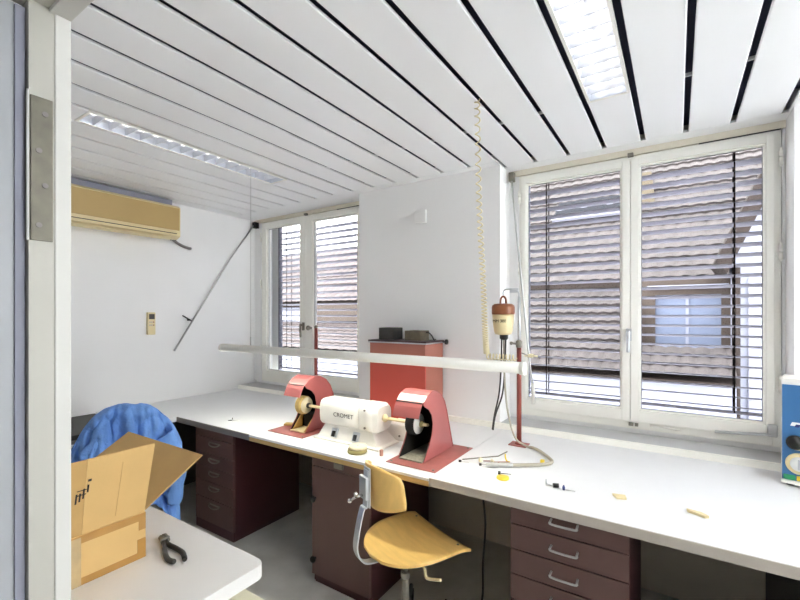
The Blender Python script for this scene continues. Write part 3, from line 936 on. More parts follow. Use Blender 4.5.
# ------------------------------------------------------------------ hanging flexible shaft motor with handpiece
fx, fy = -0.845, 2.38
t = thing('flexible_shaft_motor', (fx, fy, 1.36), 'brown and cream drive motor hung from the red post, handpiece lying on the bench', 'motor')
m = MB(); m.lathe([(0.03, 0.0), (0.046, 0.004), (0.053, 0.02), (0.060, 0.075), (0.062, 0.118)], (fx, fy, 1.365), (0, 0, 1), 32)
hs = m.build('housing', M['cream'], t)
m = MB(); m.lathe([(0.064, 0.0), (0.066, 0.006), (0.066, 0.040), (0.063, 0.052), (0.05, 0.062), (0.02, 0.064)], (fx, fy, 1.483), (0, 0, 1), 32)
m.build('cap', M['brown'], t)
m = MB(); m.tube(smoothpath([(fx - 0.017, fy, 1.545), (fx - 0.014, fy, 1.575), (fx, fy, 1.588), (fx + 0.014, fy, 1.575), (fx + 0.017, fy, 1.545)], 5), 0.006, 10)
m.build('hanging_bail', M['brown'], t)
text_mesh('lettering', 'MM 300', 0.024, M['ink'], hs, (fx - 0.002, fy - 0.060, 1.445), Matrix.Rotation(PI / 2, 3, 'X') , 0.0006)
m = MB(); m.lathe([(0.024, 0), (0.024, -0.022), (0.018, -0.03)], (fx + 0.004, fy, 1.366), (0, 0, 1), 18)
m.build('strain_relief', M['black'], t)
m = MB()
m.tube(smoothpath([(fx - 0.010, fy, 1.35), (fx - 0.014, fy + 0.003, 1.18), (fx - 0.032, fy + 0.02, 1.02), (fx - 0.075, fy + 0.06, 0.88), (fx - 0.10, fy + 0.09, 0.78)], 8), 0.005, 8)
m.build('power_cable', M['cable_black'], t)
m = MB()
m.tube(smoothpath([(fx + 0.016, fy - 0.003, 1.35), (fx + 0.010, fy, 1.20), (fx - 0.010, fy + 0.015, 1.02), (fx - 0.066, fy + 0.05, 0.88), (fx - 0.092, fy + 0.08, 0.78)], 8), 0.005, 8)
m.build('power_cable', M['cable_black'], t)
m = MB()
m.tube(smoothpath([(fx + 0.004, fy - 0.004, 1.35), (fx + 0.008, fy - 0.004, 1.15), (fx + 0.03, fy - 0.02, 0.95), (fx + 0.085, fy - 0.055, 0.80), (-0.70, 2.33, 0.757), (-0.66, 2.335, 0.7505), (-0.61, 2.295, 0.7505), (-0.545, 2.215, 0.7505), (-0.519, 2.16, 0.7505), (-0.545, 2.105, 0.7505), (-0.61, 2.05, 0.7515), (-0.67, 2.005, 0.7525)], 8),
       [0.0055] * 36 + [0.0085] * 53, 10)
m.build('drive_shaft', M['cable_grey'], t)
m = MB()
a, b = Vector((-0.665, 2.008, 0.7528)), Vector((-0.795, 1.932, 0.7528))
m.lathe([(0.008, 0), (0.0105, 0.004), (0.012, 0.02), (0.012, 0.06), (0.0095, 0.067), (0.012, 0.074), (0.0115, 0.105), (0.0065, 0.122), (0.004, 0.13)], a, b - a, 18)
hp = m.build('handpiece', M['steel'], t)
m = MB(); m.lathe([(0.0012, 0.13), (0.0012, 0.150), (0.006, 0.151), (0.0065, 0.162), (0, 0.163)], a, b - a, 10)
m.build('bur', M['black'], hp)

# ------------------------------------------------------------------ blind cranks
t = thing('blind_crank', (-0.86, 2.79, 1.0), 'long grey blind crank hanging left of the large window, white grip', 'crank')
m = MB(); m.box(-0.955, -0.92, 2.79, 2.832, 2.385, 2.445, 0.004)
m.build('bracket', M['dull_steel'], t)
m = MB(); m.tube([(-0.935, 2.80, 2.40), (-0.925, 2.795, 2.28), (-0.81, 2.80, 1.12), (-0.795, 2.80, 1.02)], 0.0065, 10)
m.build('rod', M['steel'], t)
m = MB(); m.cyl((-0.792, 2.80, 1.03), (-0.79, 2.80, 0.895), 0.0125, 16)
m.build('grip', M['white_enamel'], t)
m = MB(); m.tube([(-0.85, 2.815, 1.208), (-0.81, 2.80, 1.212), (-0.765, 2.815, 1.208)], 0.006, 8); m.box(-0.825, -0.795, 2.785, 2.833, 1.20, 1.222, 0.003)
m.build('clip', M['cord'], t)
t = thing('blind_crank', (-3.67, 2.4, 1.2), 'long grey blind crank slanting down across the left wall', 'crank')
m = MB(); m.box(-3.66, -3.615, 2.795, 2.845, 2.375, 2.435, 0.004)
m.build('bracket', M['black'], t)
m = MB(); m.tube([(-3.645, 2.80, 2.40), (-3.668, 2.55, 2.04), (-3.672, 1.995, 1.166)], 0.0075, 10)
m.build('rod', M['steel'], t)
m = MB(); m.tube([(-3.672, 2.07, 1.475), (-3.672, 2.155, 1.425)], 0.006, 8); m.box(-3.699, -3.668, 2.125, 2.14, 1.428, 1.445, 0.002)
m.build('clip', M['black'], t)

# ------------------------------------------------------------------ red wall cabinet with speakers on top
t = thing('red_cabinet', (-1.605, 2.53, BZ), 'tall red cabinet with a dark top standing on the bench by the pillar', 'cabinet')
m = MB(); m.box(-1.832, -1.379, 2.412, 2.648, BZ + 0.0005, 1.285)
m.build('carcass', M['red_side'], t)
m = MB(); m.box(-1.832, -1.379, 2.398, 2.4115, BZ + 0.003, 1.195, 0.001)
m.build('door', M['red'], t)
m = MB(); m.box(-1.832, -1.379, 2.398, 2.4115, 1.1965, 1.285, 0.001)
m.build('top_band', M['red_side'], t)  # paler salmon band across the front above the door
m = MB(); m.box(-1.842, -1.366, 2.388, 2.648, 1.2855, 1.305, 0.001)
tp = m.build('top_board', M['cab_top'], t)
m = MB(); m.box(-1.842, -1.3645, 2.3865, 2.3878, 1.2855, 1.295); m.box(-1.3657, -1.3645, 2.3878, 2.648, 1.2855, 1.295)
m.build('edge_strip', M['alu'], tp)
m = MB(); m.lathe([(0.006, 0), (0.006, 0.018), (0.018, 0.024), (0.018, 0.036), (0, 0.04)], (-1.3665, 2.62, 1.293), (1, 0, 0), 18)
m.build('knob', M['black'], tp)
m = MB(); m.box(-1.80, -1.672, 2.46, 2.58, 1.3055, 1.389, 0.004)
sp = m.build('speaker_box', M['dark_grey'])
tag(sp, 'square dark grey box on the left of the red cabinet top', 'box')
t = thing('cable_box', (-1.52, 2.52, 1.3055), 'brownish grey box with a looped cable on the right of the red cabinet top', 'box')
m = MB(); m.box(-1.575, -1.448, 2.455, 2.575, 1.3055, 1.372, 0.004)
m.build('housing', mat('box_brown', (112, 102, 84), 0.6, var=0.2, vscale=25), t)
m = MB(); m.tube(smoothpath([(-1.448, 2.53, 1.36), (-1.425, 2.53, 1.358), (-1.40, 2.53, 1.335), (-1.385, 2.53, 1.3105), (-1.40, 2.58, 1.3105)], 6), 0.0045, 8)
m.build('cable', M['cable_black'], t)

m = MB(); m.box(-1.618, -1.522, 2.655, 2.6695, 2.152, 2.246, 0.003)
tag(m.build('junction_box_cover', M['wall']), 'small square white cover plate high on the pillar', 'cover plate')

# ------------------------------------------------------------------ air conditioner, remote
t = thing('air_conditioner', (-3.6, 1.5, 2.12), 'tan and cream air conditioner high on the left wall', 'air conditioner')
AY0, AY1 = 1.06, 1.955
m = MB(); m.prism([(-3.699, 2.135), (-3.56, 2.118), (-3.505, 2.14), (-3.502, 2.38), (-3.53, 2.398), (-3.699, 2.398)], 'y', AY0, AY1)
m.build('casing', M['cream'], t)
m = MB(); m.box(-3.5035, -3.493, AY0 + 0.004, AY1 - 0.012, 2.188, 2.372, 0.002)
m.build('front_panel', M['ac_tan'], t)
m = MB(); m.box(-3.504, -3.499, AY0 + 0.01, AY1 - 0.03, 2.158, 2.163); m.build('air_slot', M['black'], t)
m = MB(); m.box(-3.56, -3.508, AY0 + 0.01, AY1 - 0.13, 2.113, 2.119, 0.001, rot=Matrix.Rotation(math.radians(-14), 3, 'Y')); m.build('outlet_flap', M['cream'], t)
m = MB(); m.box(-3.699, -3.575, AY0 + 0.01, AY1 - 0.03, 2.3985, 2.452, 0.002); m.build('top_strip', M['ac_grey'], t)  # flat grey strip between casing and ceiling
m = MB(); m.tube(smoothpath([(-3.66, 1.955, 2.15), (-3.67, 1.99, 2.13), (-3.682, 2.06, 2.10), (-3.69, 2.13, 2.085), (-3.70, 2.16, 2.085)], 6), 0.012, 10); m.build('pipe', M['edge_dark'], t)
m = MB(); m.box(-3.66, -3.62, 1.95, 1.985, 2.125, 2.145, 0.003); m.build('drain_stub', M['black'], t)

t = thing('remote_control', (-3.685, 1.81, 1.32), 'small cream remote control with dark display hung on the left wall', 'remote control')
m = MB(); m.box(-3.699, -3.668, 1.775, 1.835, 1.315, 1.502, 0.006); m.build('case', M['cream'], t)
m = MB(); m.box(-3.669, -3.6665, 1.783, 1.828, 1.445, 1.488, 0.001); m.build('display', M['dark_grey'], t)
for z in (1.42, 1.395):
    for y in (1.79, 1.805, 1.82):
        m = MB(); m.box(-3.669, -3.666, y - 0.005, y + 0.005, z - 0.006, z + 0.006, 0.001); m.build('button', M['copper'] if y > 1.81 else M['edge_grey'], t)

# ------------------------------------------------------------------ plywood work chairs
def plywood_sheet(fn, nu, nv, th):
    """sheet from fn(u,v)->(pos, ) thickened downwards along normals"""
    P = [[Vector(fn(i / nu, j / nv)) for j in range(nv + 1)] for i in range(nu + 1)]
    def nrm(i, j):
        a = P[min(i + 1, nu)][j] - P[max(i - 1, 0)][j]; b = P[i][min(j + 1, nv)] - P[i][max(j - 1, 0)]
        c = a.cross(b)
        return c.normalized() if c.length > 1e-9 else Vector((0, 0, 1))
    m = MB()
    A = [[m.bm.verts.new(P[i][j]) for j in range(nv + 1)] for i in range(nu + 1)]
    B = [[m.bm.verts.new(P[i][j] - nrm(i, j) * th) for j in range(nv + 1)] for i in range(nu + 1)]
    for i in range(nu):
        for j in range(nv):
            for G, rev in ((A, 0), (B, 1)):
                q = [G[i][j], G[i + 1][j], G[i + 1][j + 1], G[i][j + 1]]
                f = m.bm.faces.new(q[::-1] if rev else q); f.smooth = True
    rim = [(i, 0) for i in range(nu)] + [(nu, j) for j in range(nv)] + [(i, nv) for i in range(nu, 0, -1)] + [(0, j) for j in range(nv, 0, -1)]
    for a, b in zip(rim, rim[1:] + rim[:1]):
        m.bm.faces.new([A[a[0]][a[1]], B[a[0]][a[1]], B[b[0]][b[1]], A[b[0]][b[1]]])
    return m

def chair(loc, rotz, label, seat_z=0.452, back_up=0.0):
    t = thing('work_chair', loc, label, 'chair', None, rotz)
    K = dict(parent=t, keep=True)
    # seat: straight front (local +y), rounded rear
    def seat(u, v):
        # u across -1..1, v rear(0)..front(1)
        s = 2 * u - 1
        y = -0.185 + 0.39 * v
        vv = max(0.0, min(1.0, v))
        w = 0.214 * min(1.0, (1 - (1 - min(1, vv / 0.62)) ** 2.3) ** 0.5 * 0.995 + 0.005)
        x = s * w
        z = seat_z + 0.010 * (abs(x) / 0.21) ** 2 - 0.016 * math.exp(-((y + 0.05) / 0.12) ** 2) * (1 - (x / 0.215) ** 2) - (0.012 * max(0, (v - 0.8) / 0.2) ** 2)
        return (x, y, z)
    m = plywood_sheet(seat, 24, 28, 0.011)
    st = m.build('seat', M['ply'], **K)
    m = MB()
    for (x, y) in ((-0.16, 0.175), (0.16, 0.175)):
        zz = seat_z + (0.002 if y > 0 else -0.008)
        m.lathe([(0.006, 0), (0.005, 0.002), (0, 0.0025)], (x, y, zz), (0, 0, 1), 10)
    m.build('rivet', M['dull_steel'], st, keep=True)
    bz = 0.740 + back_up
    def back(u, v):
        s = 2 * u - 1; h = 2 * v - 1
        cr = 0.62 + 0.38 * 1
        hw = 0.143 * (1 - 0.10 * h * h * 0) 
        hh = 0.098 * (1 - 0.28 * abs(s) ** 3.2)
        rnd = (1 - abs(h) ** 6 * 0.10)
        x = s * hw * rnd
        z = bz + h * hh - 0.012 * s * s
        y = -0.182 + 0.085 * s * s - 0.012 * h
        return (x, y, z)
    m = plywood_sheet(back, 24, 14, 0.010)
    bk = m.build('backrest', M['ply'], **K)
    # spine: flat steel bar bent from below the seat up to the backrest
    path = smoothpath([(0, 0.02, seat_z - 0.040), (0, -0.13, seat_z - 0.040), (0, -0.215, seat_z - 0.028), (0, -0.252, seat_z + 0.03), (0, -0.245, seat_z + 0.11), (0, -0.222, seat_z + 0.20), (0, -0.206, bz - 0.07), (0, -0.202, bz + 0.075)], 6)
    m = MB()
    pr = []
    for i, p in enumerate(path):
        d = (path[min(i + 1, len(path) - 1)] - path[max(i - 1, 0)]).normalized()
        n_ = Vector((0, d.z, -d.y))
        w = 0.019
        pr.append([p + Vector((-w, 0, 0)) + n_ * 0.003, p + Vector((w, 0, 0)) + n_ * 0.003, p + Vector((w, 0, 0)) - n_ * 0.003, p + Vector((-w, 0, 0)) - n_ * 0.003])
    rr = [[m.bm.verts.new(v) for v in q] for q in pr]
    for a, b in zip(rr, rr[1:]):
        for k in range(4): m.bm.faces.new([a[k], a[(k + 1) % 4], b[(k + 1) % 4], b[k]])
    m.bm.faces.new(rr[0][::-1]); m.bm.faces.new(rr[-1])
    sp_ = m.build('spine_bar', M['alu'], **K)
    m = MB(); m.box(-0.026, 0.026, -0.201, -0.1945, bz - 0.085, bz + 0.085, 0.003); m.box(-0.03, 0.03, -0.222, -0.2075, bz - 0.045, bz + 0.05, 0.004)
    m.build('back_bracket', M['alu'], **K)
    m = MB(); m.cyl((0, -0.22, bz - 0.03), (0, -0.255, bz - 0.03), 0.006, 10)
    for s in (-1, 1):
        m.tube([(0, -0.252, bz - 0.03), (0.026 * s, -0.266, bz - 0.03 + 0.022 * s)], 0.006, 8); m.sphere((0.028 * s, -0.267, bz - 0.03 + 0.024 * s), 0.010, 10)
    m.build('wing_knob', M['chrome'], **K)
    m = MB(); m.box(-0.07, 0.07, -0.09, 0.09, seat_z - 0.048, seat_z - 0.018, 0.004); m.build('seat_bracket', M['dull_steel'], **K)
    m = MB(); m.tube(smoothpath([(0.06, -0.01, seat_z - 0.036), (0.155, -0.01, seat_z - 0.042), (0.175, -0.015, seat_z - 0.066), (0.19, -0.01, seat_z - 0.072), (0.24, 0.015, seat_z - 0.060)], 5), 0.0062, 10); m.build('height_lever', M['cream'], **K)
    m = MB(); m.cyl((0, 0, 0.10), (0, 0, 0.30), 0.017, 20); m.cyl((0, 0, 0.30), (0, 0, seat_z - 0.047), 0.012, 20); m.lathe([(0.019, 0), (0.021, 0.004), (0.021, 0.022), (0.019, 0.026)], (0, 0, 0.285), (0, 0, 1), 20)
    m.build('column', M['dull_steel'], **K)
    for k in range(5):
        a = 2 * PI * k / 5 + 1.18
        c, s = math.cos(a), math.sin(a)
        m = MB(); m.tube([(0.02 * c, 0.02 * s, 0.115), (0.14 * c, 0.14 * s, 0.105), (0.27 * c, 0.27 * s, 0.075)], [0.017, 0.015, 0.011], 10)
        lg = m.build('leg', M['dark_grey'], **K)
        m = MB(); m.lathe([(0.026, -0.012), (0.030, -0.006), (0.030, 0.006), (0.026, 0.012)], (0.27 * c, 0.27 * s, 0.0305), (-s, c, 0), 16); m.cyl((0.27 * c, 0.27 * s, 0.03), (0.27 * c, 0.27 * s, 0.08), 0.006, 8)
        m.build('castor', M['black'], lg, keep=True)
    return t
chair((-1.035, 1.62, 0), -math.radians(23.6), 'light plywood work chair on a steel column pushed under the bench')
JX, JY, JR = -2.61, 1.16, math.radians(66)
ch2 = chair((JX - 0.22 * math.sin(JR), JY + 0.22 * math.cos(JR), 0), JR, 'work chair behind the cardboard box with the blue jacket over its back', back_up=0.10)

# ------------------------------------------------------------------ blue jacket hung over the second chair
m = MB()
ct = Vector((JX, JY, 0)); fwd = Vector((-math.sin(JR), math.cos(JR), 0)); rgt = Vector((math.cos(JR), math.sin(JR), 0))
def jac(u, v):
    s = 2 * u - 1                      # across, -1..1
    half = 0.268
    # v: 0 back hem (towards the room), 0.5 ridge, 1 front hem
    q = (v - 0.5) * 2
    drop = abs(q)
    top = 0.972 - 0.25 * abs(s) ** 2.8 - 0.012 * s
    L = 0.52 - 0.06 * abs(s)
    a = min(drop / 0.16, 1.0)
    off = 0.050 * math.sin(a * PI / 2) + 0.03 * drop
    z = top - (0.05 * (1 - math.cos(a * PI / 2))) - max(0, drop - 0.16) / 0.84 * L
    x = s * half * (1.0 - 0.06 * drop)
    fold = 0.030 * math.sin(8.0 * s + 2.2 * noise.noise((s * 2, drop * 2.2, 3.1)) + 1.4 * drop) * min(1, drop * 2.0 + 0.15)
    fold += 0.016 * (1 - 2.4 * abs(noise.noise((s * 5.0 + q, drop * 4.2 + s * 2, 8.0)))) + 0.030 * noise.noise((s * 2.6 + 3, drop * 3.1, 1.0 if q < 0 else 7.0)) + 0.016 * noise.noise((s * 9, drop * 8, 5.0))
    rd = 1 - abs(noise.noise((s * 2.0 + drop * 1.5, drop * 2.0 - s * 0.8, 11.0 if q < 0 else 4.0))) * 2.6
    fold -= 0.050 * max(0, rd) ** 2 * min(1, drop * 3)
    y = (off + fold * 1.35) * (-1 if q < 0 else 1)
    curve = -0.22 + 0.06 * s * s
    return ct + rgt * x + fwd * (curve + 0.22 - 0.012 + y) + Vector((0, 0, z + 0.012 * noise.noise((s * 4, q * 3, 2))))
m.grid(jac, 110, 140)
t = thing('jacket', (JX, JY, 0.9), 'crumpled blue work jacket draped over a chair back behind the cardboard box', 'jacket')
jb = m.build('jacket_body', M['jacket'], t)
md = jb.modifiers.new('thick', 'SOLIDIFY'); md.thickness = 0.005; md.offset = 0
def sleeve(pts, rad):
    m = MB()
    path = smoothpath(pts, 9)
    n = len(path); seg = 20
    rings = []
    for i, p in enumerate(path):
        d = (path[min(i + 1, n - 1)] - path[max(i - 1, 0)]).normalized()
        u_ = d.cross(Vector((0.9, -0.4, 0.1))).normalized(); w_ = d.cross(u_)
        ring = []
        for k in range(seg):
            a = 2 * PI * k / seg
            rr = rad * (1 - 0.22 * i / n) * (1 + 0.16 * noise.noise((math.cos(a) * 1.3, math.sin(a) * 1.3, i * 0.22)) + 0.07 * math.sin(i * 1.1 + 2 * a))
            ring.append(m.bm.verts.new(p + u_ * math.cos(a) * rr + w_ * math.sin(a) * rr * 0.62))
        rings.append(ring)
    for a, b in zip(rings, rings[1:]):
        for k in range(seg):
            f = m.bm.faces.new([a[k], a[(k + 1) % seg], b[(k + 1) % seg], b[k]]); f.smooth = True
    m.bm.faces.new(rings[0][::-1]); m.bm.faces.new(rings[-1])
    return m.build('sleeve', M['jacket'], t)
e1 = ct + rgt * 0.185 + fwd * -0.06
sleeve([e1 + Vector((-0.01, -0.01, 0.78)), e1 + Vector((0.02, 0.025, 0.70)), e1 + Vector((0.035, 0.045, 0.55)), e1 + Vector((0.02, 0.03, 0.38))], 0.050)
e2 = ct - rgt * 0.165 + fwd * -0.06
sleeve([e2 + Vector((0.02, 0.04, 0.80)), e2 + Vector((0.0, -0.02, 0.70)), e2 + Vector((-0.01, -0.03, 0.55)), e2 + Vector((0.0, -0.02, 0.40))], 0.050)

# ------------------------------------------------------------------ white table in the foreground, box and pliers
t = thing('white_table', (-1.6, 0.57, 0), 'white table with rounded corners in the foreground carrying the cardboard box', 'table')
m = MB()
c = 0.03
poly = []
x0, x1, y0, y1 = -2.25, -1.03, 0.302, 0.836
for (cx, cy, a0) in ((x1 - c, y1 - c, 0), (x0 + c, y1 - c, 90), (x0 + c, y0 + c, 180), (x1 - c, y0 + c, 270)):
    for k in range(5):
        a = math.radians(a0 + 90 * k / 4); poly.append((cx + c * math.cos(a), cy + c * math.sin(a)))
m.prism(poly, 'z', BZ - 0.042, BZ, bevel=0.002)
m.build('tabletop', M['table_white'], t)
for lx in (-2.12, -1.27):
    for ly in (0.36, 0.60):
        m = MB(); m.box(lx - 0.016, lx + 0.016, ly - 0.016, ly + 0.016, 0, BZ - 0.0425, 0.003); m.build('leg', M['steel'], t)

t = thing('cardboard_box', (-1.63, 0.48, BZ), 'open cardboard box with raised flaps on the white table', 'box')
BX0, BX1, BY0, BY1, BT = -1.895, -1.362, 0.312, 0.652, 0.877
g = 0.004
m = MB()
z0 = BZ + 0.0006
m.box(BX0, BX1, BY0, BY1, z0, z0 + g)
m.box(BX0, BX0 + g, BY0, BY1, z0 + g, BT); m.box(BX1 - g, BX1, BY0, BY1, z0 + g, BT)
m.box(BX0 + g, BX1 - g, BY0, BY0 + g, z0 + g, BT); m.box(BX0 + g, BX1 - g, BY1 - g, BY1, z0 + g, BT)
bd = m.build('box_body', M['card'], t)
m = MB(); m.sheet([(BX1 - 0.003, 0.487, BT), (BX1 - 0.003, BY1 - 0.002, BT), (-1.302, BY1 - 0.002, 1.097), (-1.302, 0.478, 1.097)], -g)
m.build('flap', M['card'], t)
m = MB(); m.sheet([(BX1 - 0.003, BY0 + 0.01, BT), (BX1 - 0.003, 0.4865, BT), (-1.302, 0.4775, 1.097), (-1.302, BY0 + 0.01, 1.097)], -g)
fl = m.build('flap', M['card_dark'], t)
m = MB(); m.sheet([(BX0, BY1 - 0.002, BT), (BX1 - 0.006, BY1 - 0.002, BT), (BX1 - 0.006, 0.842, 0.995), (BX0, 0.842, 0.995)], g)
m.build('flap', M['card_dark'], t)
m = MB(); m.sheet([(BX0 + 0.002, BY0, BT), (BX0 + 0.002, BY1, BT), (BX0 - 0.17, BY1, BT - 0.09), (BX0 - 0.17, BY0, BT - 0.09)], g)
m.build('flap', M['card_dark'], t)
# crease on the front flap
def onflap(y, f): return Vector((BX1 - 0.003 + 0.063 * f + 0.0012, y, BT + 0.22 * f))
m = MB(); m.sheet([onflap(0.566, .1), onflap(0.5675, .1), onflap(0.5675, .85), onflap(0.566, .85)], 0.0006)
m.build('crease', M['card_dark'], bd)
m = MB()
for (y, f, dy_, df) in ((0.438, 0.60, 0.022, 0.012), (0.438, 0.66, 0.022, 0.010), (0.452, 0.55, 0.004, 0.13), (0.444, 0.52, 0.004, 0.11), (0.436, 0.50, 0.004, 0.13), (0.461, 0.62, 0.004, 0.10), (0.461, 0.76, 0.008, 0.03)):
    y += 0.024; f -= 0.05; m.sheet([onflap(y, f), onflap(y + dy_, f), onflap(y + dy_, f + df), onflap(y, f + df)], 0.0006)
m.build('printed_mark', M['ink'], fl)
m = MB()
m.box(BX1, BX1 + 0.0008, BY0, BY1, BT - 0.022, BT - 0.001); m.box(BX1, BX1 + 0.0008, BY0, BY1, z0, z0 + 0.02)
m.box(BX1, BX1 + 0.0008, BY1 - 0.024, BY1, z0 + 0.02, z0 + 0.06); m.box(BX1, BX1 + 0.0008, BY1 - 0.02, BY1, BT - 0.05, BT - 0.022)
m.build('brown_tape', M['tape_brown'], bd)
m = MB(); m.box(BX1 + 0.0009, BX1 + 0.0016, 0.458, 0.484, z0, BT - 0.005); m.build('clear_tape', M['tape_clear'], bd)

t = thing('pliers', (-1.35, 0.71, BZ), 'pair of worn pliers with dark handles lying open on the white table', 'pliers')
zp = BZ + 0.009
m = MB()
m.tube(smoothpath([(-1.428, 0.738, zp), (-1.416, 0.738, zp), (-1.400, 0.733, zp), (-1.384, 0.728, zp)], 5), [0.004] * 4 + [0.008] * 6 + [0.010] * 6, 10)
m.tube(smoothpath([(-1.426, 0.730, zp), (-1.414, 0.725, zp), (-1.398, 0.722, zp), (-1.384, 0.718, zp)], 5), [0.004] * 4 + [0.008] * 6 + [0.010] * 6, 10)
m.lathe([(0.0, 0), (0.014, 0.0), (0.014, 0.012), (0.007, 0.014), (0, 0.014)], (-1.394, 0.727, BZ + 0.003), (0, 0, 1), 18)
m.build('jaw', M['dull_steel'], t)
m = MB(); m.tube(smoothpath([(-1.388, 0.727, zp), (-1.352, 0.717, zp), (-1.315, 0.718, zp), (-1.27, 0.716, zp), (-1.228, 0.699, zp)], 6), [0.006] * 6 + [0.0075] * 18 + [0.006], 12)
m.build('handle', M['black'], t)
m = MB(); m.tube(smoothpath([(-1.384, 0.718, zp), (-1.345, 0.700, zp), (-1.305, 0.682, zp), (-1.268, 0.672, zp), (-1.243, 0.677, zp)], 6), [0.006] * 6 + [0.0075] * 18 + [0.006], 12)
m.build('handle', M['dark_grey'], t)
m = MB(); m.box(-2.55, -1.25, 0.95, 1.437, 0.0005, 0.008, 0.002)  # thin cream patch laid over the grey floor
tag(m.build('floor_patch', M['patch_cream']), 'thin cream patch on the grey floor beside the white table', 'mat')

# ------------------------------------------------------------------ blue instrument at the right edge
t = thing('control_unit', (0.381, 2.463, BZ), 'blue fronted white bench unit with a dial at the right edge', 'machine', None, -math.radians(12.1))
K = dict(parent=t, keep=True)
m = MB(); m.box(0.0, 0.30, 0.0, 0.165, 0.014, 0.464, 0.005); m.build('casing', M['white_enamel'], **K)
m = MB(); m.prism([(-0.016, 0.012), (-0.004, 0.026), (0.0, 0.026), (0.0, 0.012)], 'x', 0.002, 0.298); m.build('front_lip', M['white_enamel'], **K)
m = MB(); m.box(0.004, 0.296, -0.006, -0.0002, 0.027, 0.438, 0.001); fp = m.build('front_panel', M['blue_panel'], **K)
for (x, y) in ((0.03, 0.02), (0.27, 0.02), (0.03, 0.145), (0.27, 0.145)):
    m = MB(); m.cyl((x, y, 0.0005), (x, y, 0.0142), 0.014, 16); m.build('rubber_foot', M['black'], **K)
def disc(x, z, prof, mm, name):
    m = MB(); m.lathe(prof, (x, -0.006, z), (0, -1, 0), 28); return m.build(name, mm, **K)
disc(0.060, 0.102, [(0.046, 0), (0.046, 0.004), (0.040, 0.007), (0, 0.008)], M['cream'], 'dial')
disc(0.060, 0.102, [(0.031, 0.0075), (0.031, 0.010), (0, 0.011)], M['white_paint'], 'dial_face')
m = MB(); m.box(0.055, 0.065, -0.030, -0.016, 0.082, 0.122, 0.002); m.build('dial_grip', M['alu'], **K)
m = MB(); m.box(0.045, 0.286, -0.0075, -0.006, 0.160, 0.218, 0.0005); m.build('scale_plate', M['cream'], **K)
disc(0.046, 0.192, [(0.030, 0.001), (0.029, 0.012), (0.022, 0.016), (0.020, 0.026), (0, 0.028)], M['black'], 'knob')
disc(0.180, 0.192, [(0.026, 0.001), (0.025, 0.012), (0.020, 0.024), (0, 0.025)], M['black'], 'knob')
for k, mm in enumerate((M['green'], M['yellow'], M['orange'], M['orange'])):
    m = MB(); x = 0.028 + k * 0.042; m.box(x - 0.019, x + 0.019, -0.013, -0.006, 0.030, 0.050, 0.002); m.build('button', mm, **K)
m = MB()
for k in range(4):
    x = 0.03 + k * 0.045
    m.sheet([(x, -0.0062, 0.262), (x + 0.028, -0.0062, 0.262), (x + 0.034, -0.0062, 0.278), (x + 0.006, -0.0062, 0.278)], 0.0006)
m.build('printed_logo', M['white_paint'], **K)
m = MB()
for k in range(4):
    x = 0.043 + k * 0.045
    m.sheet([(x, -0.0072, 0.258), (x + 0.014, -0.0072, 0.258), (x + 0.020, -0.0072, 0.270), (x + 0.006, -0.0072, 0.270)], 0.0005)
m.build('printed_logo', M['navy'], **K)

# ------------------------------------------------------------------ small tools on the bench
def simple(name, mb, m_, label, cat, group=None):
    return tag(mb.build(name, m_), label, cat, group)
m = MB(); m.lathe([(0.050, 0), (0.053, 0.004), (0.051, 0.020), (0.02, 0.021)], (-1.440, 1.772, BZ + 0.0005), (0, 0, 1), 28)
simple('polishing_disc', m, M['olive'], 'olive polishing disc at the bottom of the pair before the white motor', 'polishing disc')
t = thing('felt_wheel', (-1.437, 1.775, BZ + 0.022), 'round cream felt wheel lying on the olive disc before the white motor', 'felt wheel')
m = MB(); m.lathe([(0.046, 0), (0.049, 0.003), (0.049, 0.012), (0.046, 0.015), (0.006, 0.015)], (-1.437, 1.775, BZ + 0.022), (0, 0, 1), 28); m.build('disc', M['felt'], t)
m = MB(); m.lathe([(0.006, 0), (0.006, 0.0175), (0, 0.018)], (-1.437, 1.775, BZ + 0.022), (0, 0, 1), 12); m.build('bushing', M['edge_grey'], t)
m = MB(); m.lathe([(0.009, 0), (0.010, 0.002), (0.010, 0.03), (0.008, 0.032), (0, 0.032)], (-1.298, 1.797, BZ + 0.0005), (0, 0, 1), 18)
simple('copper_bushing', m, M['copper'], 'small copper coloured cylinder standing beside the white motor', 'bushing')
m = MB(); m.box(-2.20, -2.14, 1.93, 1.975, BZ + 0.0008, BZ + 0.016, 0.003, rot=Matrix.Rotation(0.4, 3, 'Z'))
simple('wax_block', m, M['felt_yellow'], 'small yellowish block lying left of the left red hood', 'block')
m = MB(); m.tube([(-0.915, 1.972, BZ + 0.0035), (-0.78, 2.12, BZ + 0.0035), (-0.765, 2.215, BZ + 0.0035)], 0.003, 8)
simple('mandrel_rod', m, M['dull_steel'], 'long thin grey rod lying beside the right red plate', 'rod')
t = thing('polishing_bit', (-0.83, 2.0, BZ), 'bit with a round beige head lying behind the handpiece', 'bit', 'small polishing bits on the bench')
m = MB(); m.tube([(-0.815, 2.005, BZ + 0.005), (-0.770, 2.035, BZ + 0.004)], 0.0028, 8); m.build('shank', M['brown'], t)
m = MB(); m.lathe([(0, 0), (0.010, 0.003), (0.012, 0.010), (0.010, 0.018), (0, 0.022)], (-0.835, 1.99, BZ + 0.0125), (0.83, 0.55, -0.15), 16); m.build('head', M['felt'], t)
t = thing('polishing_bit', (-0.73, 2.03, BZ), 'slim beige bit lying right behind the handpiece', 'bit', 'small polishing bits on the bench')
m = MB(); m.tube([(-0.765, 2.02, BZ + 0.004), (-0.705, 2.062, BZ + 0.004)], 0.0032, 8); m.build('shank', M['copper'], t)
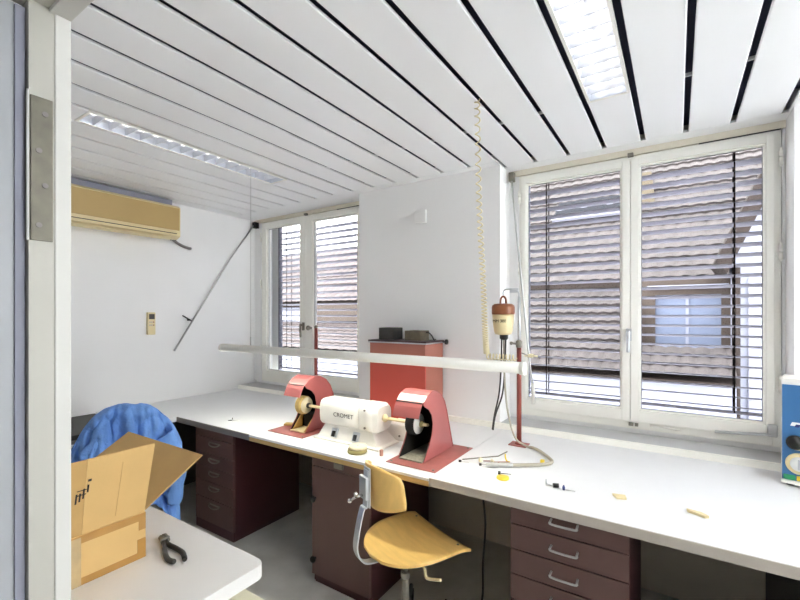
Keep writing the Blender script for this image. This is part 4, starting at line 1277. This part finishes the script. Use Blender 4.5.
m = MB(); m.tube([(-0.78, 2.025, BZ + 0.008), (-0.765, 2.02, BZ + 0.007)], [0.008, 0.004], 10); m.build('head', M['felt'], t)
t = thing('polishing_bit', (-0.90, 1.94, BZ), 'tiny black and white bit lying at the edge of the red plate', 'bit', 'small polishing bits on the bench')
m = MB(); m.tube([(-0.905, 1.94, BZ + 0.004), (-0.87, 1.955, BZ + 0.003)], 0.0025, 8); m.build('shank', M['white_paint'], t)
m = MB(); m.cyl((-0.918, 1.934, BZ + 0.0065), (-0.905, 1.94, BZ + 0.0065), 0.006, 12); m.build('head', M['black'], t)
m = MB(); m.tube(smoothpath([(-0.735, 2.10, BZ + 0.028), (-0.728, 2.085, BZ + 0.012), (-0.715, 2.07, BZ + 0.004), (-0.70, 2.065, BZ + 0.004)], 5), 0.0036, 8)
simple('yellow_clip', m, M['yellow'], 'bent yellow clip behind the handpiece', 'clip')
m = MB(); m.box(-0.567, -0.549, 2.128, 2.146, BZ + 0.0005, BZ + 0.022, 0.003)
simple('yellow_tag', m, M['yellow'], 'small yellow tag beside the curved grey drive shaft', 'tag')
t = thing('brush_wheel', (-0.66, 1.84, BZ), 'yellow ring brush with a dark bit lying on it before the handpiece', 'brush')
m = MB(); m.lathe([(0.010, 0), (0.026, 0.0), (0.028, 0.004), (0.026, 0.011), (0.010, 0.012)], (-0.657, 1.845, BZ + 0.0005), (0, 0, 1), 22); m.build('ring', M['yellow'], t)
m = MB(); m.cyl((-0.685, 1.862, BZ + 0.018), (-0.675, 1.864, BZ + 0.018), 0.0085, 12); m.tube([(-0.675, 1.864, BZ + 0.0165), (-0.630, 1.88, BZ + 0.0155)], 0.002, 8); m.build('bur', M['black'], t)
t = thing('rubber_bit', (-0.43, 1.876, BZ), 'black rubber polishing bit right of the yellow ring brush', 'bit')
m = MB(); m.cyl((-0.444, 1.872, BZ + 0.0095), (-0.424, 1.882, BZ + 0.0095), 0.009, 14); m.build('head', M['black'], t)
m = MB(); m.tube([(-0.444, 1.872, BZ + 0.006), (-0.475, 1.872, BZ + 0.004)], 0.0016, 8); m.build('shank', M['steel'], t)
t = thing('upright_bit', (-0.395, 1.868, BZ), 'tiny dark bit with a bright shank, rightmost of the loose bits', 'bit')
m = MB(); m.lathe([(0.005, 0), (0.006, 0.012), (0.003, 0.02), (0, 0.021)], (-0.40, 1.868, BZ + 0.0005), (0, 0, 1), 12); m.build('head', M['navy'], t)
m = MB(); m.tube([(-0.395, 1.868, BZ + 0.003), (-0.355, 1.874, BZ + 0.003)], 0.0016, 8); m.build('shank', M['steel'], t)
m = MB(); m.lathe([(0.003, 0), (0.003, 0.022), (0, 0.023)], (-0.478, 1.892, BZ + 0.0005), (0, 0, 1), 10); m.tube([(-0.478, 1.892, BZ + 0.003), (-0.455, 1.885, BZ + 0.003)], 0.002, 8)
simple('clear_bit', m, M['alu'], 'tiny upright silvery bit, leftmost beside the black rubber bit', 'bit')
m = MB(); m.prism([(-0.222, 1.925), (-0.202, 1.892), (-0.168, 1.905), (-0.176, 1.935)], 'z', BZ + 0.0005, BZ + 0.009, bevel=0.001)
simple('wood_offcut', m, M['wood'], 'small square pale wood offcut on the right worktop', 'offcut')
m = MB(); m.prism([(0.030, 1.925), (0.034, 1.912), (0.085, 1.888), (0.098, 1.896), (0.075, 1.918)], 'z', BZ + 0.0005, BZ + 0.011, bevel=0.002)
simple('wood_stick', m, M['wood'], 'short pale wood stick nearest the blue bench unit', 'stick')
t = thing('small_scraper', (-2.59, 1.83, BZ), 'small white and black tool lying on the corner worktop', 'tool')
m = MB(); m.tube([(-2.60, 1.818, BZ + 0.005), (-2.555, 1.842, BZ + 0.005)], 0.0045, 8); m.build('handle', M['white_paint'], t)
m = MB(); m.tube([(-2.60, 1.818, BZ + 0.005), (-2.62, 1.80, BZ + 0.004)], [0.004, 0.002], 8); m.cyl((-2.598, 1.82, BZ + 0.0005), (-2.598, 1.82, BZ + 0.022), 0.003, 8); m.build('blade', M['black'], t)

m = MB(); m.tube(smoothpath([(-0.82, 1.99, 0.7045), (-0.815, 1.985, 0.62), (-0.79, 1.97, 0.45), (-0.805, 1.975, 0.25), (-0.80, 1.95, 0.08), (-0.83, 1.90, 0.0075), (-1.0, 1.95, 0.0075)], 8), 0.0055, 8)
simple('power_cord', m, M['cable_black'], 'black power cord hanging down under the bench beside the right drawers', 'cord')

# ------------------------------------------------------------------ neighbouring houses seen through the blinds
def tiled_roof(name, x0, x1, y0, z0, y1, z1, m_, parent, tw=0.21, th=0.30, deck=0.12):
    L = math.hypot(y1 - y0, z1 - z0)
    rows = max(2, int(L / th)); cols = int((x1 - x0) / tw * 6)
    d = Vector((0, y1 - y0, z1 - z0)) / L; n_ = Vector((0, -d.z, d.y))
    m = MB()
    vs = []
    ss = []
    for r in range(rows):
        ss.append((r * L / rows, 0.032)); ss.append(((r + 1) * L / rows - 0.002, 0.0))
    G = []
    for s, lift in ss:
        row = []
        for c in range(cols + 1):
            x = x0 + (x1 - x0) * c / cols
            ph = (x - x0) / tw * 2 * PI
            row.append(m.bm.verts.new(Vector((x, y0, z0)) + d * s + n_ * (lift + 0.020 * abs(math.sin(ph / 2)))))
        G.append(row)
    for a, b in zip(G, G[1:]):
        for c in range(cols):
            m.bm.faces.new([a[c], a[c + 1], b[c + 1], b[c]])
    m.build(name, m_, parent)
    m = MB(); m.sheet([(x0, y0 + 0.02, z0 - 0.03), (x1, y0 + 0.02, z0 - 0.03), (x1, y1, z1 - 0.05), (x0, y1, z1 - 0.05)], -deck)
    m.build('roof_deck', M['fascia'], parent)

hA = thing('house', (0, 7, -3), 'brown tiled house straight across from the large window', 'house')
tiled_roof('roof', -3.4, 3.2, 6.25, 1.93, 10.2, 5.35, M['tile'], hA, 0.17, 0.21)
m = MB(); m.box(-3.4, 3.2, 6.6, 10.0, -3, 1.95); m.build('wall', M['facade'], hA)
m = MB(); m.box(-3.4, 0.5, 6.16, 6.24, 1.84, 1.91, 0.01); m.build('gutter', M['fascia'], hA)
tiled_roof('lower_roof', -3.4, -0.38, 5.0, 0.86, 6.32, 1.90, M['tile'], hA, 0.135, 0.16, 0.03)
tiled_roof('lower_roof', -0.38, 0.47, 5.0, 0.86, 5.55, 1.12, M['tile'], hA, 0.135, 0.16, 0.03)
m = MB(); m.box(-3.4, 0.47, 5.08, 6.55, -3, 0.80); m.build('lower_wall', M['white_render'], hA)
m = MB(); m.box(-3.4, 0.47, 4.95, 5.0, 0.80, 0.835, 0.01); m.build('lower_gutter', M['fascia'], hA)
m = MB()
m.box(-0.40, -0.22, 5.95, 6.6, 0.9, 1.9); m.box(0.42, 0.50, 5.95, 6.6, 0.9, 1.9); m.box(-0.22, 0.42, 5.95, 6.6, 1.72, 1.9); m.box(-0.22, 0.42, 5.95, 6.6, 0.9, 1.07)
m.build('dormer', M['facade'], hA)
m = MB(); m.box(-0.22, 0.42, 6.02, 6.05, 1.07, 1.72); dw = m.build('dormer_window', M['far_glass'], hA)
m = MB(); m.box(0.085, 0.115, 6.0, 6.02, 1.07, 1.72); m.box(-0.22, 0.42, 6.0, 6.02, 1.69, 1.72); m.box(-0.22, 0.42, 6.0, 6.02, 1.07, 1.1); m.build('window_bar', M['white_render'], dw)
m = MB(); m.box(-0.30, 0.50, 5.90, 5.95, 1.03, 1.08); m.box(-0.30, 0.48, 5.90, 5.95, 1.80, 1.83); m.build('window_ledge', M['white_render'], hA)
# roof window strip on the slope
sl_ = math.atan2(5.35 - 1.93, 10.2 - 6.25)
rx = Matrix.Rotation(sl_, 3, 'X')
m = MB(); m.box(-1.80, -0.60, 7.55, 8.10, 3.27, 3.35, 0.01, rot=rx); sk = m.build('roof_window', mat('dark_glazing', (26, 27, 33), 0.6, spec=0.05), hA)
m = MB(); m.box(-1.80, -0.60, 7.50, 7.54, 3.08, 3.13, 0.004, rot=rx); m.build('flashing', M['ext_grey'], hA)
m = MB()
for k in range(4): m.box(-1.78 + k * 0.40, -1.69 + k * 0.40, 7.78, 7.86, 3.325, 3.358, 0, rot=rx)
m.build('roof_light', M['white_render'], sk)
m = MB(); m.prism([(-0.62, 3.0), (-0.26, 3.0), (-0.34, 3.75), (-0.62, 3.75)], 'y', 7.75, 8.6); m.build('chimney', M['beige_render'], hA)

hB = thing('house', (1.6, 6, -3), 'white gabled house at the right seen through the large window', 'house')
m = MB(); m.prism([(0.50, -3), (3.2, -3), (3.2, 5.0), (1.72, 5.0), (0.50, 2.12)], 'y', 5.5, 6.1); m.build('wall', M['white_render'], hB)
m = MB(); m.prism([(0.33, 2.03), (0.42, 1.90), (1.70, 4.93), (1.60, 5.05)], 'y', 5.30, 6.2); m.build('verge_board', M['fascia'], hB)
m = MB(); m.cyl((0.50, 5.43, -3), (0.50, 5.43, 1.98), 0.035, 14); m.build('downpipe', M['fascia'], hB)
m = MB(); m.box(0.60, 0.68, 5.46, 5.5, -2.8, 1.85); m.build('shutter_strip', M['ext_grey'], hB)

hC = thing('house', (-8, 9, -3), 'low brown roofed house seen through the smaller left window', 'house')
tiled_roof('roof', -15, -4.2, 7.7, 1.80, 9.6, 3.42, M['tile_far'], hC, 0.24, 0.32)
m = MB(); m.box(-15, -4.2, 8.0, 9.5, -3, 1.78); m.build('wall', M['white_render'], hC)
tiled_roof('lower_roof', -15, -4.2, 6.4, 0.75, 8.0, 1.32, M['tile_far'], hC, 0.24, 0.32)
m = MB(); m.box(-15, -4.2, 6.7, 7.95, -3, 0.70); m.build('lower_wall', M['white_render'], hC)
m = MB(); m.box(-8.0, -4.2, 7.75, 7.99, 1.32, 1.74); m.build('window_shutter', M['facade'], hC)

m = MB(); m.box(-30, 30, -30, 40, -3.1, -3.0)  # kept bright white to throw light up to the ceiling
tag(m.build('ground', M['ground']), 'ground between the houses made bright white to bounce light indoors', 'ground', None, 'structure')

# ------------------------------------------------------------------ light
wd = bpy.data.worlds.new('sky'); scene.world = wd; wd.use_nodes = True
bg = wd.node_tree.nodes['Background']
bg.inputs['Color'].default_value = (0.985, 0.995, 0.96, 1)
bg.inputs['Strength'].default_value = 1.7

# ------------------------------------------------------------------ camera (level, lens shifted slightly)
cam = bpy.data.cameras.new('camera'); co = bpy.data.objects.new('camera', cam); COL.objects.link(co)
cam.sensor_width = 36; cam.sensor_fit = 'HORIZONTAL'
cam.lens = 421.5 * 36 / 800
cam.shift_y = 15 / 800
cam.clip_start = 0.02
co.location = (0, 0, 1.48)
co.rotation_euler = (PI / 2, 0, math.radians(33.31))
scene.camera = co

scene.view_settings.view_transform = 'Standard'
scene.view_settings.look = 'None'
scene.view_settings.gamma = 1
scene.view_settings.use_curve_mapping = False
scene.view_settings.exposure = 2.9
scene.cycles.max_bounces = 12
scene.cycles.diffuse_bounces = 6
scene.cycles.glossy_bounces = 4
scene.cycles.transparent_max_bounces = 12
